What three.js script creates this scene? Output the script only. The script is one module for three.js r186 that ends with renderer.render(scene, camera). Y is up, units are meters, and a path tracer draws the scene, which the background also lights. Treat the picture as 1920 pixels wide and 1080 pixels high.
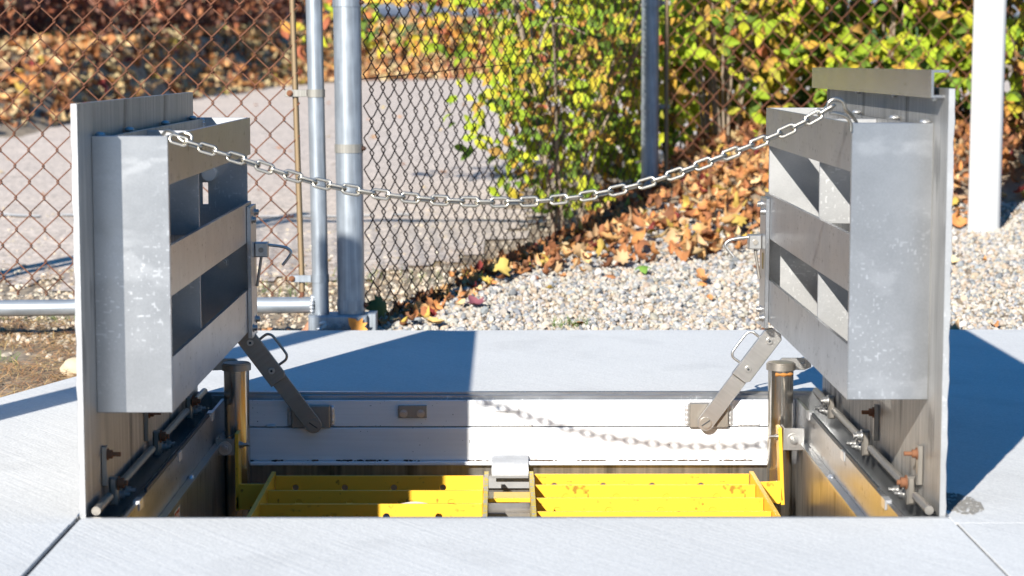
import * as THREE from 'three';
import { mergeGeometries } from 'three/addons/utils/BufferGeometryUtils.js';

// ---------------------------------------------------------------- camera, sky, sun, exposure
const scene = new THREE.Scene();
const renderer = new THREE.WebGLRenderer({ antialias: true });
renderer.setSize(1024, 576);
renderer.toneMapping = THREE.LinearToneMapping;
renderer.toneMappingExposure = 2.05;
renderer.shadowMap.enabled = true;

const camera = new THREE.PerspectiveCamera(15.723, 1920 / 1080, 0.05, 400);
camera.rotation.order = 'YXZ';
camera.position.set(-0.0149, 0.6664, 3.0106);
camera.rotation.set(-0.1084, -0.00444, 0);
camera.focus = 4.0;
camera.userData.fStop = 6.3;
scene.add(camera);

const SUN = new THREE.Vector3(-0.78, 1, 1.83).normalize();
const skyW = 256, skyH = 128, skyData = new Float32Array(skyW * skyH * 4);
for (let j = 0; j < skyH; j++) for (let i = 0; i < skyW; i++) {
  const lat = ((j + 0.5) / skyH - 0.5) * Math.PI, el = Math.max(0, Math.sin(lat)), t = Math.pow(1 - el, 3.2);
  const k = (j * skyW + i) * 4;
  skyData[k] = 0.009 + 0.045 * t; skyData[k + 1] = 0.080 + 0.10 * t; skyData[k + 2] = 0.230 + 0.10 * t; skyData[k + 3] = 1;
}
const sky = new THREE.DataTexture(skyData, skyW, skyH, THREE.RGBAFormat, THREE.FloatType);
sky.mapping = THREE.EquirectangularReflectionMapping; sky.magFilter = THREE.LinearFilter; sky.needsUpdate = true;
scene.background = sky; scene.environment = sky;

const sun = new THREE.DirectionalLight(new THREE.Color(1, 0.965, 0.90), 4.6);
sun.position.copy(SUN).multiplyScalar(20); sun.castShadow = true;
Object.assign(sun.shadow.camera, { left: -12, right: 12, top: 12, bottom: -12, near: 0.1, far: 80 });
sun.shadow.mapSize.set(4096, 4096);
scene.add(sun, sun.target);

// ---------------------------------------------------------------- helpers
let seed = 20251;
const rnd = () => { seed = (seed * 1664525 + 1013904223) >>> 0; return seed / 4294967296; };
const rr = (a, b) => a + (b - a) * rnd();
const clamp = (x, a, b) => Math.min(b, Math.max(a, x));
const smooth = (a, b, x) => { const t = clamp((x - a) / (b - a), 0, 1); return t * t * (3 - 2 * t); };
const lerp = (a, b, t) => a + (b - a) * t;
const V = (x, y, z) => new THREE.Vector3(x, y, z);
const C = (r, g, b) => new THREE.Color().setRGB(r, g, b);

// tileable value noise
const hash = (x, y, s) => { let h = (x * 374761393 + y * 668265263 + s * 2147483647) | 0; h = Math.imul(h ^ (h >>> 13), 1274126177); return ((h ^ (h >>> 16)) >>> 0) / 4294967296; };
function vnoise(u, v, fu, fv, s) {
  const x = u * fu, y = v * fv, xi = Math.floor(x), yi = Math.floor(y), a = x - xi, b = y - yi;
  const sx = a * a * (3 - 2 * a), sy = b * b * (3 - 2 * b), w = (k, f) => ((k % f) + f) % f;
  const g = (i, j) => hash(w(xi + i, fu), w(yi + j, fv), s);
  return lerp(lerp(g(0, 0), g(1, 0), sx), lerp(g(0, 1), g(1, 1), sx), sy);
}
function fbm(u, v, f, s, oct = 4, ratio = 1) { let a = 0, w = 0.5, n = 0; for (let o = 0; o < oct; o++) { a += w * vnoise(u, v, f << o, Math.max(1, Math.round((f << o) * ratio)), s + o * 17); n += w; w *= 0.55; } return a / n; }
function tex(size, fn, srgb, h = size) {
  const d = new Uint8Array(size * h * 4);
  for (let j = 0; j < h; j++) for (let i = 0; i < size; i++) {
    const c = fn(i / size, j / h), k = (j * size + i) * 4;
    if (srgb) for (let q = 0; q < 3; q++) { const l = clamp(c[q], 0, 1); d[k + q] = 255 * (l < 0.0031308 ? l * 12.92 : 1.055 * Math.pow(l, 1 / 2.4) - 0.055); }
    else d[k] = d[k + 1] = d[k + 2] = 255 * clamp(c, 0, 1);
    d[k + 3] = 255;
  }
  const t = new THREE.DataTexture(d, size, h); t.wrapS = t.wrapT = THREE.RepeatWrapping; t.magFilter = THREE.LinearFilter; t.minFilter = THREE.LinearMipmapLinearFilter; t.generateMipmaps = true;
  if (srgb) t.colorSpace = THREE.SRGBColorSpace; t.needsUpdate = true; return t;
}
const rep = (t, m) => { t.repeat.set(1 / m, 1 / m); return t; };   // one tile of the texture covers m metres
const mat = (o) => new THREE.MeshStandardMaterial({ side: THREE.DoubleSide, ...o });

// geometry helpers: uv in metres, projected along the dominant axis of each face
function boxUV(g) {
  g = g.index ? g.toNonIndexed() : g;
  const p = g.attributes.position, uv = new Float32Array(p.count * 2), a = V(), b = V(), c = V(), ou = rnd() * 3, ov = rnd() * 3;
  for (let i = 0; i < p.count; i += 3) {
    a.fromBufferAttribute(p, i); b.fromBufferAttribute(p, i + 1); c.fromBufferAttribute(p, i + 2);
    const n = b.clone().sub(a).cross(c.clone().sub(a)); const ax = Math.abs(n.x), ay = Math.abs(n.y), az = Math.abs(n.z);
    [a, b, c].forEach((q, k) => { const [u, v] = ax >= ay && ax >= az ? [q.z, q.y] : ay >= az ? [q.x, q.z] : [q.x, q.y]; uv[(i + k) * 2] = u + ou; uv[(i + k) * 2 + 1] = v + ov; });
  }
  g.setAttribute('uv', new THREE.BufferAttribute(uv, 2)); return g;
}
function extr(pts, depth, bevel = 0.001, holes = []) {    // outline in xy, thickness along z, centred on z = 0
  const s = new THREE.Shape(pts.map(([x, y]) => new THREE.Vector2(x, y)));
  for (const h of holes) { const p = new THREE.Path(); if (h.r) p.absarc(h.x, h.y, h.r, 0, Math.PI * 2, true); else p.setFromPoints(h.map(([x, y]) => new THREE.Vector2(x, y))); s.holes.push(p); }
  const g = new THREE.ExtrudeGeometry(s, { depth: depth - 2 * bevel, bevelEnabled: bevel > 0, bevelThickness: bevel, bevelSize: bevel, bevelOffset: -bevel, bevelSegments: 1, curveSegments: 10 });
  g.translate(0, 0, -(depth - 2 * bevel) / 2); return g;
}
function bar(x0, x1, y0, y1, z0, z1, b = 0.0008) {
  const sx = x1 - x0, sy = y1 - y0, sz = z1 - z0; b = Math.min(b, sx / 3, sy / 3, sz / 3);
  const g = extr([[-sx / 2, -sy / 2], [sx / 2, -sy / 2], [sx / 2, sy / 2], [-sx / 2, sy / 2]], sz, b);
  return boxUV(g.translate((x0 + x1) / 2, (y0 + y1) / 2, (z0 + z1) / 2));
}
function cyl(a, b, r, seg = 20, r2 = r) {                  // round bar from a to b
  const d = b.clone().sub(a), L = d.length(), g = new THREE.CylinderGeometry(r2, r, L, seg, 1);
  const uv = g.attributes.uv; for (let i = 0; i < uv.count; i++) uv.setXY(i, uv.getX(i) * 6.283 * r, uv.getY(i) * L);
  g.translate(0, L / 2, 0); g.applyQuaternion(new THREE.Quaternion().setFromUnitVectors(V(0, 1, 0), d.normalize()));
  return g.translate(a.x, a.y, a.z);
}
function tube(pts, r, seg = 40, rad = 8, closed = false, tension = 0.5) {
  const c = new THREE.CatmullRomCurve3(pts, closed, 'catmullrom', tension), g = new THREE.TubeGeometry(c, seg, r, rad, closed), L = c.getLength(), uv = g.attributes.uv;
  for (let i = 0; i < uv.count; i++) uv.setXY(i, uv.getY(i) * 6.283 * r, uv.getX(i) * L);
  return g;
}
const ring = (x, y, z, R, r) => new THREE.TorusGeometry(R, r, 6, 20).translate(x, y, z);
const merge = (l) => mergeGeometries(l.map((g) => { g = g.index ? g.toNonIndexed() : g; for (const k of Object.keys(g.attributes)) if (!['position', 'normal', 'uv'].includes(k)) g.deleteAttribute(k); return g; }));
function hexBolt(p, dir, r = 0.007, shank = 0.012) {        // washer, hexagonal head and a stub of thread, pointing along dir
  const d = dir.clone().normalize(), at = (t) => p.clone().addScaledVector(d, t);
  return merge([cyl(at(0), at(0.0015), r * 1.35, 16), cyl(at(0.0015), at(0.0015 + r * 0.9), r, 6), cyl(at(0.001), at(shank + r), r * 0.5, 10)]);
}
function beadGeo(a, b, r) {                                 // lumpy weld bead between two points
  const L = a.distanceTo(b), n = Math.max(8, Math.round(L / 0.0012)), g = new THREE.CylinderGeometry(r, r, L, 10, n), p = g.attributes.position;
  for (let i = 0; i < p.count; i++) { const t = p.getY(i) / 0.0052, k = 0.9 + 0.1 * Math.abs(Math.sin(t * Math.PI / 2 + 1)) + 0.08 * (vnoise(t / 16 + 4, a.x + 4, 64, 64, 5) - 0.5), e = Math.min(1, (L / 2 - Math.abs(p.getY(i))) / (r * 0.8) + 0.25); p.setX(i, p.getX(i) * k * e); p.setZ(i, p.getZ(i) * k * e * 0.7); }
  g.computeVertexNormals(); g.applyQuaternion(new THREE.Quaternion().setFromUnitVectors(V(0, 1, 0), b.clone().sub(a).normalize())); return g.translate((a.x + b.x) / 2, (a.y + b.y) / 2, (a.z + b.z) / 2);
}
const used = {};
const numbered = (n) => { used[n] = (used[n] ?? -1) + 1; return used[n] ? `${n}_${String(used[n]).padStart(3, '0')}` : n; };
function tag(o, label, category, group, kind) { o.userData.label = label; o.userData.category = category; if (group) o.userData.group = group; if (kind) o.userData.kind = kind; return o; }
function thing(name, label, category, pos = [0, 0, 0], group) {
  const o = new THREE.Group(); o.name = numbered(name); o.position.set(...pos); scene.add(o); return tag(o, label, category, group);
}
const sh = (m) => { m.castShadow = m.receiveShadow = true; return m; };
function part(parent, name, geo, material) {                // geo is given in world metres; parents are unrotated
  const m = sh(new THREE.Mesh(geo, material)); m.name = name;
  const w = V(); for (let q = parent; q && q !== scene; q = q.parent) w.add(q.position);
  geo.translate(-w.x, -w.y, -w.z); parent.add(m); return m;
}
function single(name, geo, material, label, category, group, kind) { const m = sh(new THREE.Mesh(geo, material)); m.name = numbered(name); scene.add(m); return tag(m, label, category, group, kind); }
function structure(name, geo, material, label, category) { const m = sh(new THREE.Mesh(geo, material)); m.name = numbered(name); m.userData = { kind: 'structure', label, category }; scene.add(m); return m; }

// ---------------------------------------------------------------- materials
const concMap = rep(tex(1024, (u, v) => {
  const n = fbm(u, v, 4, 3, 5), f = vnoise(u, v, 400, 400, 9), st = fbm(u, v, 8, 31, 3), pit = vnoise(u, v, 160, 160, 77) > 0.965 ? -0.06 : 0;
  const sweep = vnoise(u, v, 4, 230, 21) * 0.5 + vnoise(u, v, 7, 460, 22) * 0.5;
  const b = 0.57 + 0.08 * (n - 0.5) + 0.10 * (f - 0.5) + 0.04 * (sweep - 0.5) - 0.035 * smooth(0.62, 0.8, st) + pit;
  return [b * 1.01, b * 0.995, b * 0.95];
}, true), 1.1);
const concBump = rep(tex(1024, (u, v) => 0.5 + 0.35 * (vnoise(u, v, 4, 230, 21) * 0.5 + vnoise(u, v, 7, 460, 22) * 0.5 - 0.5) + 0.3 * (vnoise(u, v, 400, 400, 5) - 0.5)), 1.1);
for (const t of [concMap, concBump]) t.rotation = 0.95;
const M = {};
M.concrete = mat({ map: concMap, bumpMap: concBump, bumpScale: 0.0013, roughness: 0.93 });
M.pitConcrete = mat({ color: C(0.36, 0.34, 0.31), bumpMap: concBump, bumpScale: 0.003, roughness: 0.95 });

const alSpots = (u, v) => { const d = smooth(0.45, 0.72, fbm(u, v, 4, 58, 3)); return d * smooth(0.80, 0.93, vnoise(u, v, 130, 110, 55)) + 0.7 * d * smooth(0.84, 0.95, vnoise(u, v, 60, 90, 56)); };
const alSmear = (u, v) => smooth(0.56, 0.74, fbm(u, v, 7, 57, 4, 2));
const alMap = rep(tex(1024, (u, v) => {
  const n = fbm(u, v, 6, 51, 6), g = vnoise(u, v, 300, 300, 52), b = 0.46 + 0.12 * (n - 0.5) + 0.04 * (g - 0.5) + 0.16 * alSpots(u, v) + 0.05 * alSmear(u, v);
  return [b * 0.99, b * 0.995, b];
}, true), 0.5);
const alRough = rep(tex(1024, (u, v) => 0.335 + 0.10 * (fbm(u, v, 6, 51, 6) - 0.5) + 0.04 * alSpots(u, v) + 0.035 * alSmear(u, v)), 0.5);
M.alum = mat({ map: alMap, roughnessMap: alRough, roughness: 0.9, metalness: 0.9 });
M.alumDull = mat({ map: alMap, color: C(1.0, 0.99, 0.97), roughness: 0.46, metalness: 0.7 });
const stripMap = rep(tex(512, (u, v) => {                  // sheet with fine brushing and dark droplet marks
  const n = fbm(u, v, 6, 61, 4), st = vnoise(u, v, 150, 6, 63), d = vnoise(u, v, 70, 48, 65), w = fbm(u, v, 4, 67, 2);
  let b = 0.38 + 0.10 * (n - 0.5) + 0.06 * (st - 0.5); if (d > 0.86 && w > 0.42) b -= 0.26 * smooth(0.86, 0.93, d);
  return [b * 0.98, b * 0.985, b * 1.0];
}, true), 0.36);
M.strip = mat({ map: stripMap, roughnessMap: alRough, roughness: 1, metalness: 0.9 });
const ribMap = rep(tex(512, (u, v) => {                     // planked sheet: oxide runs down the ribs
  const run = vnoise(u, v, 60, 3, 71), n = fbm(u, v, 6, 73, 4), runs2 = vnoise(u, v, 128, 4, 75);
  const b = 0.40 + 0.12 * (n - 0.5) + 0.14 * (run - 0.5) + 0.10 * (runs2 - 0.5) - 0.18 * smooth(0.62, 0.85, fbm(u, v, 14, 79, 2, 0.25));
  return [b * 1.03, b * 0.985, b * 0.92];
}, true), 0.4);
const ribBump = rep(tex(512, (u) => 0.5 + 0.5 * Math.sin(u * Math.PI * 2 * 64)), 0.4);
M.ribbed = mat({ map: ribMap, bumpMap: ribBump, bumpScale: 0.0022, roughness: 0.42, metalness: 0.75 });
const millMap = rep(tex(512, (u, v) => {                    // mill aluminium of the curb, specks of dirt
  const n = fbm(u, v, 5, 81, 4), st = vnoise(u, v, 5, 160, 83), sp = vnoise(u, v, 110, 110, 85), w = fbm(u, v, 6, 87, 2);
  let b = 0.80 + 0.08 * (n - 0.5) + 0.05 * (st - 0.5); if (sp > 0.945 && w > 0.46) b -= 0.7 * smooth(0.945, 0.97, sp);
  return [b * 0.985, b * 0.99, b];
}, true), 0.5);
M.mill = mat({ map: millMap, roughness: 0.5, metalness: 0.12 });
const steelMap = rep(tex(256, (u, v) => { const b = 0.56 + 0.14 * (fbm(u, v, 5, 91, 4) - 0.5) + 0.06 * (vnoise(u, v, 60, 6, 93) - 0.5); return [b, b * 0.97, b * 0.92]; }, true), 0.2);
M.stainless = mat({ map: steelMap, roughness: 0.36, metalness: 0.9 });
const tubeMap = rep(tex(256, (u, v) => { const b = 0.5 + 0.25 * (fbm(u, v, 4, 95, 4, 0.3) - 0.5), o = smooth(0.55, 0.75, fbm(u, v, 3, 97, 3)); return [b * (1 + 0.12 * o), b * (0.95 - 0.1 * o), b * (0.86 - 0.36 * o)]; }, true), 0.16);
M.polished = mat({ map: tubeMap, roughness: 0.17, metalness: 0.95 });
M.pitWall = mat({ map: ribMap, roughness: 0.28, metalness: 0.85 });
M.dark = mat({ color: C(0.05, 0.055, 0.06), roughness: 0.6, metalness: 0.4 });
M.oldSteel = mat({ map: steelMap, color: C(0.62, 0.58, 0.53), roughness: 0.45, metalness: 0.8 });
M.bolt = mat({ color: C(0.5, 0.49, 0.47), roughness: 0.35, metalness: 0.9 });
M.weld = mat({ color: C(0.62, 0.62, 0.62), roughness: 0.42, metalness: 0.8 });
const rustMap = rep(tex(256, (u, v) => { const n = fbm(u, v, 6, 101, 4), m = smooth(0.35, 0.75, n); return [lerp(0.085, 0.185, m), lerp(0.036, 0.072, m), lerp(0.019, 0.036, m)]; }, true), 0.25);
M.rust = mat({ map: rustMap, roughness: 0.85, metalness: 0.15 });
M.rustDark = mat({ map: rustMap, color: C(0.34, 0.33, 0.34), roughness: 0.7, metalness: 0.2 });
M.rustBolt = mat({ color: C(0.20, 0.085, 0.04), roughness: 0.85, metalness: 0.2 });
const yelMap = rep(tex(512, (u, v) => {
  const n = fbm(u, v, 5, 111, 4), d = fbm(u, v, 18, 113, 3), s = vnoise(u, v, 120, 120, 115), k = 1 - 0.6 * smooth(0.74, 0.86, d) - (s > 0.98 ? 0.6 : 0);
  return [(0.76 + 0.06 * (n - 0.5)) * k, (0.425 + 0.05 * (n - 0.5)) * k, 0.022 * k + 0.006];
}, true), 0.3);
M.yellow = mat({ map: yelMap, roughness: 0.42, metalness: 0 });
const wornMap = rep(tex(256, (u, v) => { const n = fbm(u, v, 20, 121, 3), k = smooth(0.42, 0.6, n); return [lerp(0.62, 0.40, k), lerp(0.44, 0.36, k), lerp(0.03, 0.30, k)]; }, true), 0.12);
M.worn = mat({ map: wornMap, roughness: 0.6 });
const galvMap = rep(tex(256, (u, v) => { const b = 0.35 + 0.12 * (fbm(u, v, 6, 131, 4) - 0.5) + 0.12 * (vnoise(u, v, 70, 3, 133) - 0.5) + (vnoise(u, v, 40, 40, 135) > 0.97 ? 0.12 : 0); return [b * 0.89, b * 0.975, b * 1.06]; }, true), 0.22);
M.galv = mat({ map: galvMap, roughness: 0.45, metalness: 0.55 });
M.galvTan = mat({ map: galvMap, color: C(0.85, 0.74, 0.6), roughness: 0.6, metalness: 0.35 });
M.tanBar = mat({ color: C(0.27, 0.19, 0.105), roughness: 0.6, metalness: 0.3 });
M.white = mat({ color: C(0.66, 0.655, 0.63), roughness: 0.5 });
M.chain = mat({ color: C(0.40, 0.375, 0.325), roughness: 0.3, metalness: 0.95 });
const aspMap = rep(tex(1024, (u, v) => {
  const f = vnoise(u, v, 300, 300, 141), g = vnoise(u, v, 150, 150, 143), n = fbm(u, v, 5, 145, 4), b = 0.47 + 0.34 * (f - 0.5) + 0.22 * (g - 0.5) + 0.10 * (n - 0.5);
  return [b * 1.12, b * 0.93, b * 0.77];
}, true), 2.6);
M.asphalt = mat({ map: aspMap, roughness: 0.95 });
const soilMap = rep(tex(512, (u, v) => { const f = vnoise(u, v, 120, 120, 151), n = fbm(u, v, 6, 153, 5), b = 0.23 + 0.14 * (f - 0.5) + 0.18 * (n - 0.5); return [b * 1.15, b * 0.88, b * 0.60]; }, true), 1.3);
M.soil = mat({ map: soilMap, roughness: 1 });
M.lawn = mat({ color: C(0.07, 0.13, 0.035), roughness: 1 });
M.road = mat({ color: C(0.24, 0.25, 0.27), roughness: 0.95 });
M.bark = mat({ color: C(0.14, 0.095, 0.06), roughness: 0.95 });
M.twig = mat({ color: C(0.27, 0.21, 0.15), roughness: 0.95 });
M.redTwig = mat({ color: C(0.24, 0.085, 0.05), roughness: 0.95 });
const leafMat = (t) => new THREE.MeshPhysicalMaterial({ color: 0xffffff, roughness: 0.75, transmission: t, thickness: 0, side: THREE.DoubleSide, specularIntensity: 0.5 });
M.leaf = leafMat(0.25); M.dryLeaf = leafMat(0.12);
M.stone = mat({ color: 0xffffff, roughness: 0.85 });
M.needle = mat({ color: 0xffffff, roughness: 0.9 });

// ---------------------------------------------------------------- ground
const dOf = (z) => 3.01 - z;                                              // distance from the camera's place along z
const lot = (d) => Math.max(-0.05, -0.2 + 0.03 * Math.min(d, 60));
const FA = [-0.375, -2.28], FB = [0.505, -4.59];                          // the oblique fence runs from post to post
const fenceX = (z) => z > FA[1] ? FA[0] : FA[0] + (FB[0] - FA[0]) * (z - FA[1]) / (FB[1] - FA[1]);
const edgePts = [[-8, 7.2], [-4.6, 9.4], [-3.2, 12.8], [-2.73, 17.6], [-2.19, 20.5], [-1.56, 22], [0.13, 22.7], [6, 23.5], [30, 25]];
function edgeD(x) { if (x <= edgePts[0][0]) return edgePts[0][1]; for (let i = 1; i < edgePts.length; i++) if (x < edgePts[i][0]) { const [a, b] = [edgePts[i - 1], edgePts[i]]; return lerp(a[1], b[1], (x - a[0]) / (b[0] - a[0])); } return 25; }
function ground(x, z) {
  const d = dOf(z), far = Math.max(0, d - edgeD(x));
  const a = lot(d) + Math.min(0.5, 0.15 * far) + 0.02 * Math.max(0, Math.min(d - 26, 40));
  const yard = -0.035 + 0.07 * Math.max(0, d - 5.15) + 0.12 * clamp(d - 7, 0, 1.2);
  const s = smooth(-0.22, 0.04, x - fenceX(z)) * (1 - smooth(9.5, 12, d));
  return lerp(a, Math.max(yard, a), s) + 0.012 * (vnoise(x / 8 + 50, z / 8 + 50, 64, 64, 7) - 0.5);
}
function sheet(xs, zs, yf, keep) {
  const p = [], uv = [], idx = [], nx = xs.length;
  for (const z of zs) for (const x of xs) { p.push(x, yf(x, z), z); uv.push(x, z); }
  for (let j = 0; j + 1 < zs.length; j++) for (let i = 0; i + 1 < nx; i++) {
    if (keep && !keep((xs[i] + xs[i + 1]) / 2, (zs[j] + zs[j + 1]) / 2)) continue;
    const a = j * nx + i, b = a + 1, c = a + nx, d = c + 1; idx.push(a, b, c, b, d, c);
  }
  const g = new THREE.BufferGeometry(); g.setAttribute('position', new THREE.Float32BufferAttribute(p, 3)); g.setAttribute('uv', new THREE.Float32BufferAttribute(uv, 2)); g.setIndex(idx); g.computeVertexNormals(); return g;
}
const steps = (a, b, n) => Array.from({ length: n + 1 }, (_, i) => a + (b - a) * i / n);
const gx = [...steps(-60, -10, 20), ...steps(-9, -3, 24).slice(0, -1), ...steps(-3, 4, 140), ...steps(4.3, 10, 19), ...steps(12, 60, 16)];
const gz = [...steps(-110, -28, 30), ...steps(-27.5, -7, 82).slice(0, -1), ...steps(-7, -2.1, 98), ...steps(-1.9, 0, 20).slice(0, -1), ...steps(0, 3, 6), ...steps(4, 30, 10)];
const inSlab = (x, z) => z > -2.1 && x > -0.64 - (z + 2.1) * 0.335 && x < 6 && z < 8;
const inPit = (x, z) => Math.abs(x) < 0.8 && z < 0.2 && z > -1.3;
structure('ground', sheet(gx, gz, (x, z) => inSlab(x, z) ? -0.16 : ground(x, z), (x, z) => !inPit(x, z)), M.soil, 'brown soil and leaf mould around the hatch', 'ground');
// sunlit pale asphalt lot beyond the fence
{
  const ax = [...steps(-40, -8, 16).slice(0, -1), ...steps(-8, 8, 200), ...steps(9, 30, 10)], az = steps(-23, -3.15, 180);
  structure('asphalt_lot', sheet(ax, az, (x, z) => ground(x, z) + 0.006, (x, z) => {
    const d = dOf(z), w = 0.35 * (vnoise(x / 6 + 9, z / 6 + 9, 64, 64, 13) - 0.5) + 0.12 * (vnoise(x + 40, z + 40, 128, 128, 14) - 0.5);
    return d < edgeD(x) + w && d > 6.35 + w * 1.2 && x < fenceX(Math.max(z, FB[1])) - 0.45 + w + smooth(11, 16, d) * 20;
  }), M.asphalt, 'pale sandy asphalt lot behind the chain link gate', 'lot');
  const lx = steps(-3.4, -0.3, 40), lz = steps(-5.27, -5.22, 1);
  structure('parking_line', sheet(lx, lz, (x, z) => ground(x, z) + 0.012, (x) => vnoise(x + 30, 0.5, 60, 3, 3) > 0.25), mat({ color: C(0.6, 0.58, 0.54), roughness: 0.9 }), 'worn white line painted on the asphalt lot', 'marking');
  structure('grass_verge', sheet(steps(-2.4, 12, 30), steps(-25.5, -21.6, 8), (x, z) => ground(x, z) + 0.05), M.lawn, 'green grass verge behind the leaf strewn bank', 'grass');
  structure('far_road', sheet(steps(-30, 40, 20), steps(-60, -26, 20), (x, z) => ground(x, z) + 0.06), M.road, 'grey road rising beyond the asphalt lot', 'road');
}
// concrete slab panels round the hatch
function slab(name, pts, label, y = 0, holes = []) {
  const g = extr(pts.map(([x, z]) => [x, -z]), 0.14, 0.0009, holes); g.rotateX(-Math.PI / 2); g.translate(0, y - 0.07, 0);
  const m = structure(name, boxUV(g), M.concrete, label, 'pavement'); return m;
}
slab('concrete_slab', [[-0.641, 0.0415], [-1.40, 0.0415], [-0.668, -2.14], [3.2, -2.16], [3.2, 0.0415], [0.641, 0.0415], [0.641, -1.148], [-0.641, -1.148]], 'pale broom finished concrete slab wrapping three sides of the hatch');
slab('concrete_slab', [[-0.633, 0.0165], [0.640, 0.0165], [0.640, 6], [-0.633, 6]], 'concrete panel along the front lip of the hatch', 0.0012);
slab('concrete_slab', [[-3.2, 0.0425], [-0.6415, 0.0425], [-0.6415, 6], [-3.2, 6]], 'concrete panel beside the wide dark joint', 0.0006);
slab('concrete_slab', [[0.6445, 0.0425], [3.2, 0.0425], [3.2, 6], [0.6445, 6]], 'concrete panel beside the thin curved crack', 0.0003);
structure('joint_filler', bar(-0.6455, -0.6325, -0.02, -0.0045, 0.02, 6), mat({ color: C(0.035, 0.037, 0.042), roughness: 0.9 }), 'dark filler in the joint between two concrete panels', 'joint');
structure('joint_filler', bar(0.6395, 0.645, -0.02, -0.002, 0.02, 6), mat({ color: C(0.05, 0.05, 0.052), roughness: 0.9 }), 'thin dark filler along the panel edge', 'joint');
// crumbled patch of concrete at the foot of the hatch door
{
  const gs = []; for (let i = 0; i < 420; i++) { const a = rnd() * 6.283, r = Math.pow(rnd(), 0.7), s = rr(0.001, 0.0036); const g = new THREE.IcosahedronGeometry(s, 0); g.scale(1, 0.5, 1); g.translate(0.675 + Math.cos(a) * r * 0.033, 0.001, -0.09 + Math.sin(a) * r * 0.075); gs.push(g); }
  const o = single('concrete_crumbs', merge(gs), M.pitConcrete, 'grey crumbs of broken concrete at the foot of the channelled hatch door', 'rubble', null, 'stuff');
}
// pit
{
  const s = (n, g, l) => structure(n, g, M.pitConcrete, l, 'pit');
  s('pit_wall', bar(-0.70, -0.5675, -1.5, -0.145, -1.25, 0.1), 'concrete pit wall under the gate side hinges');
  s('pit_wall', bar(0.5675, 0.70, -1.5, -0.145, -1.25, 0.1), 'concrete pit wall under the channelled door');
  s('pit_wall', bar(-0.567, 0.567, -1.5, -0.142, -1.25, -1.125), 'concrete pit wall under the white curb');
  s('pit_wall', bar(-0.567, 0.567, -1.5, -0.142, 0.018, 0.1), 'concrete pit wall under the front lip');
  s('pit_floor', bar(-0.70, 0.70, -1.6, -1.502, -1.25, 0.1), 'concrete floor at the bottom of the pit');
}

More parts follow.
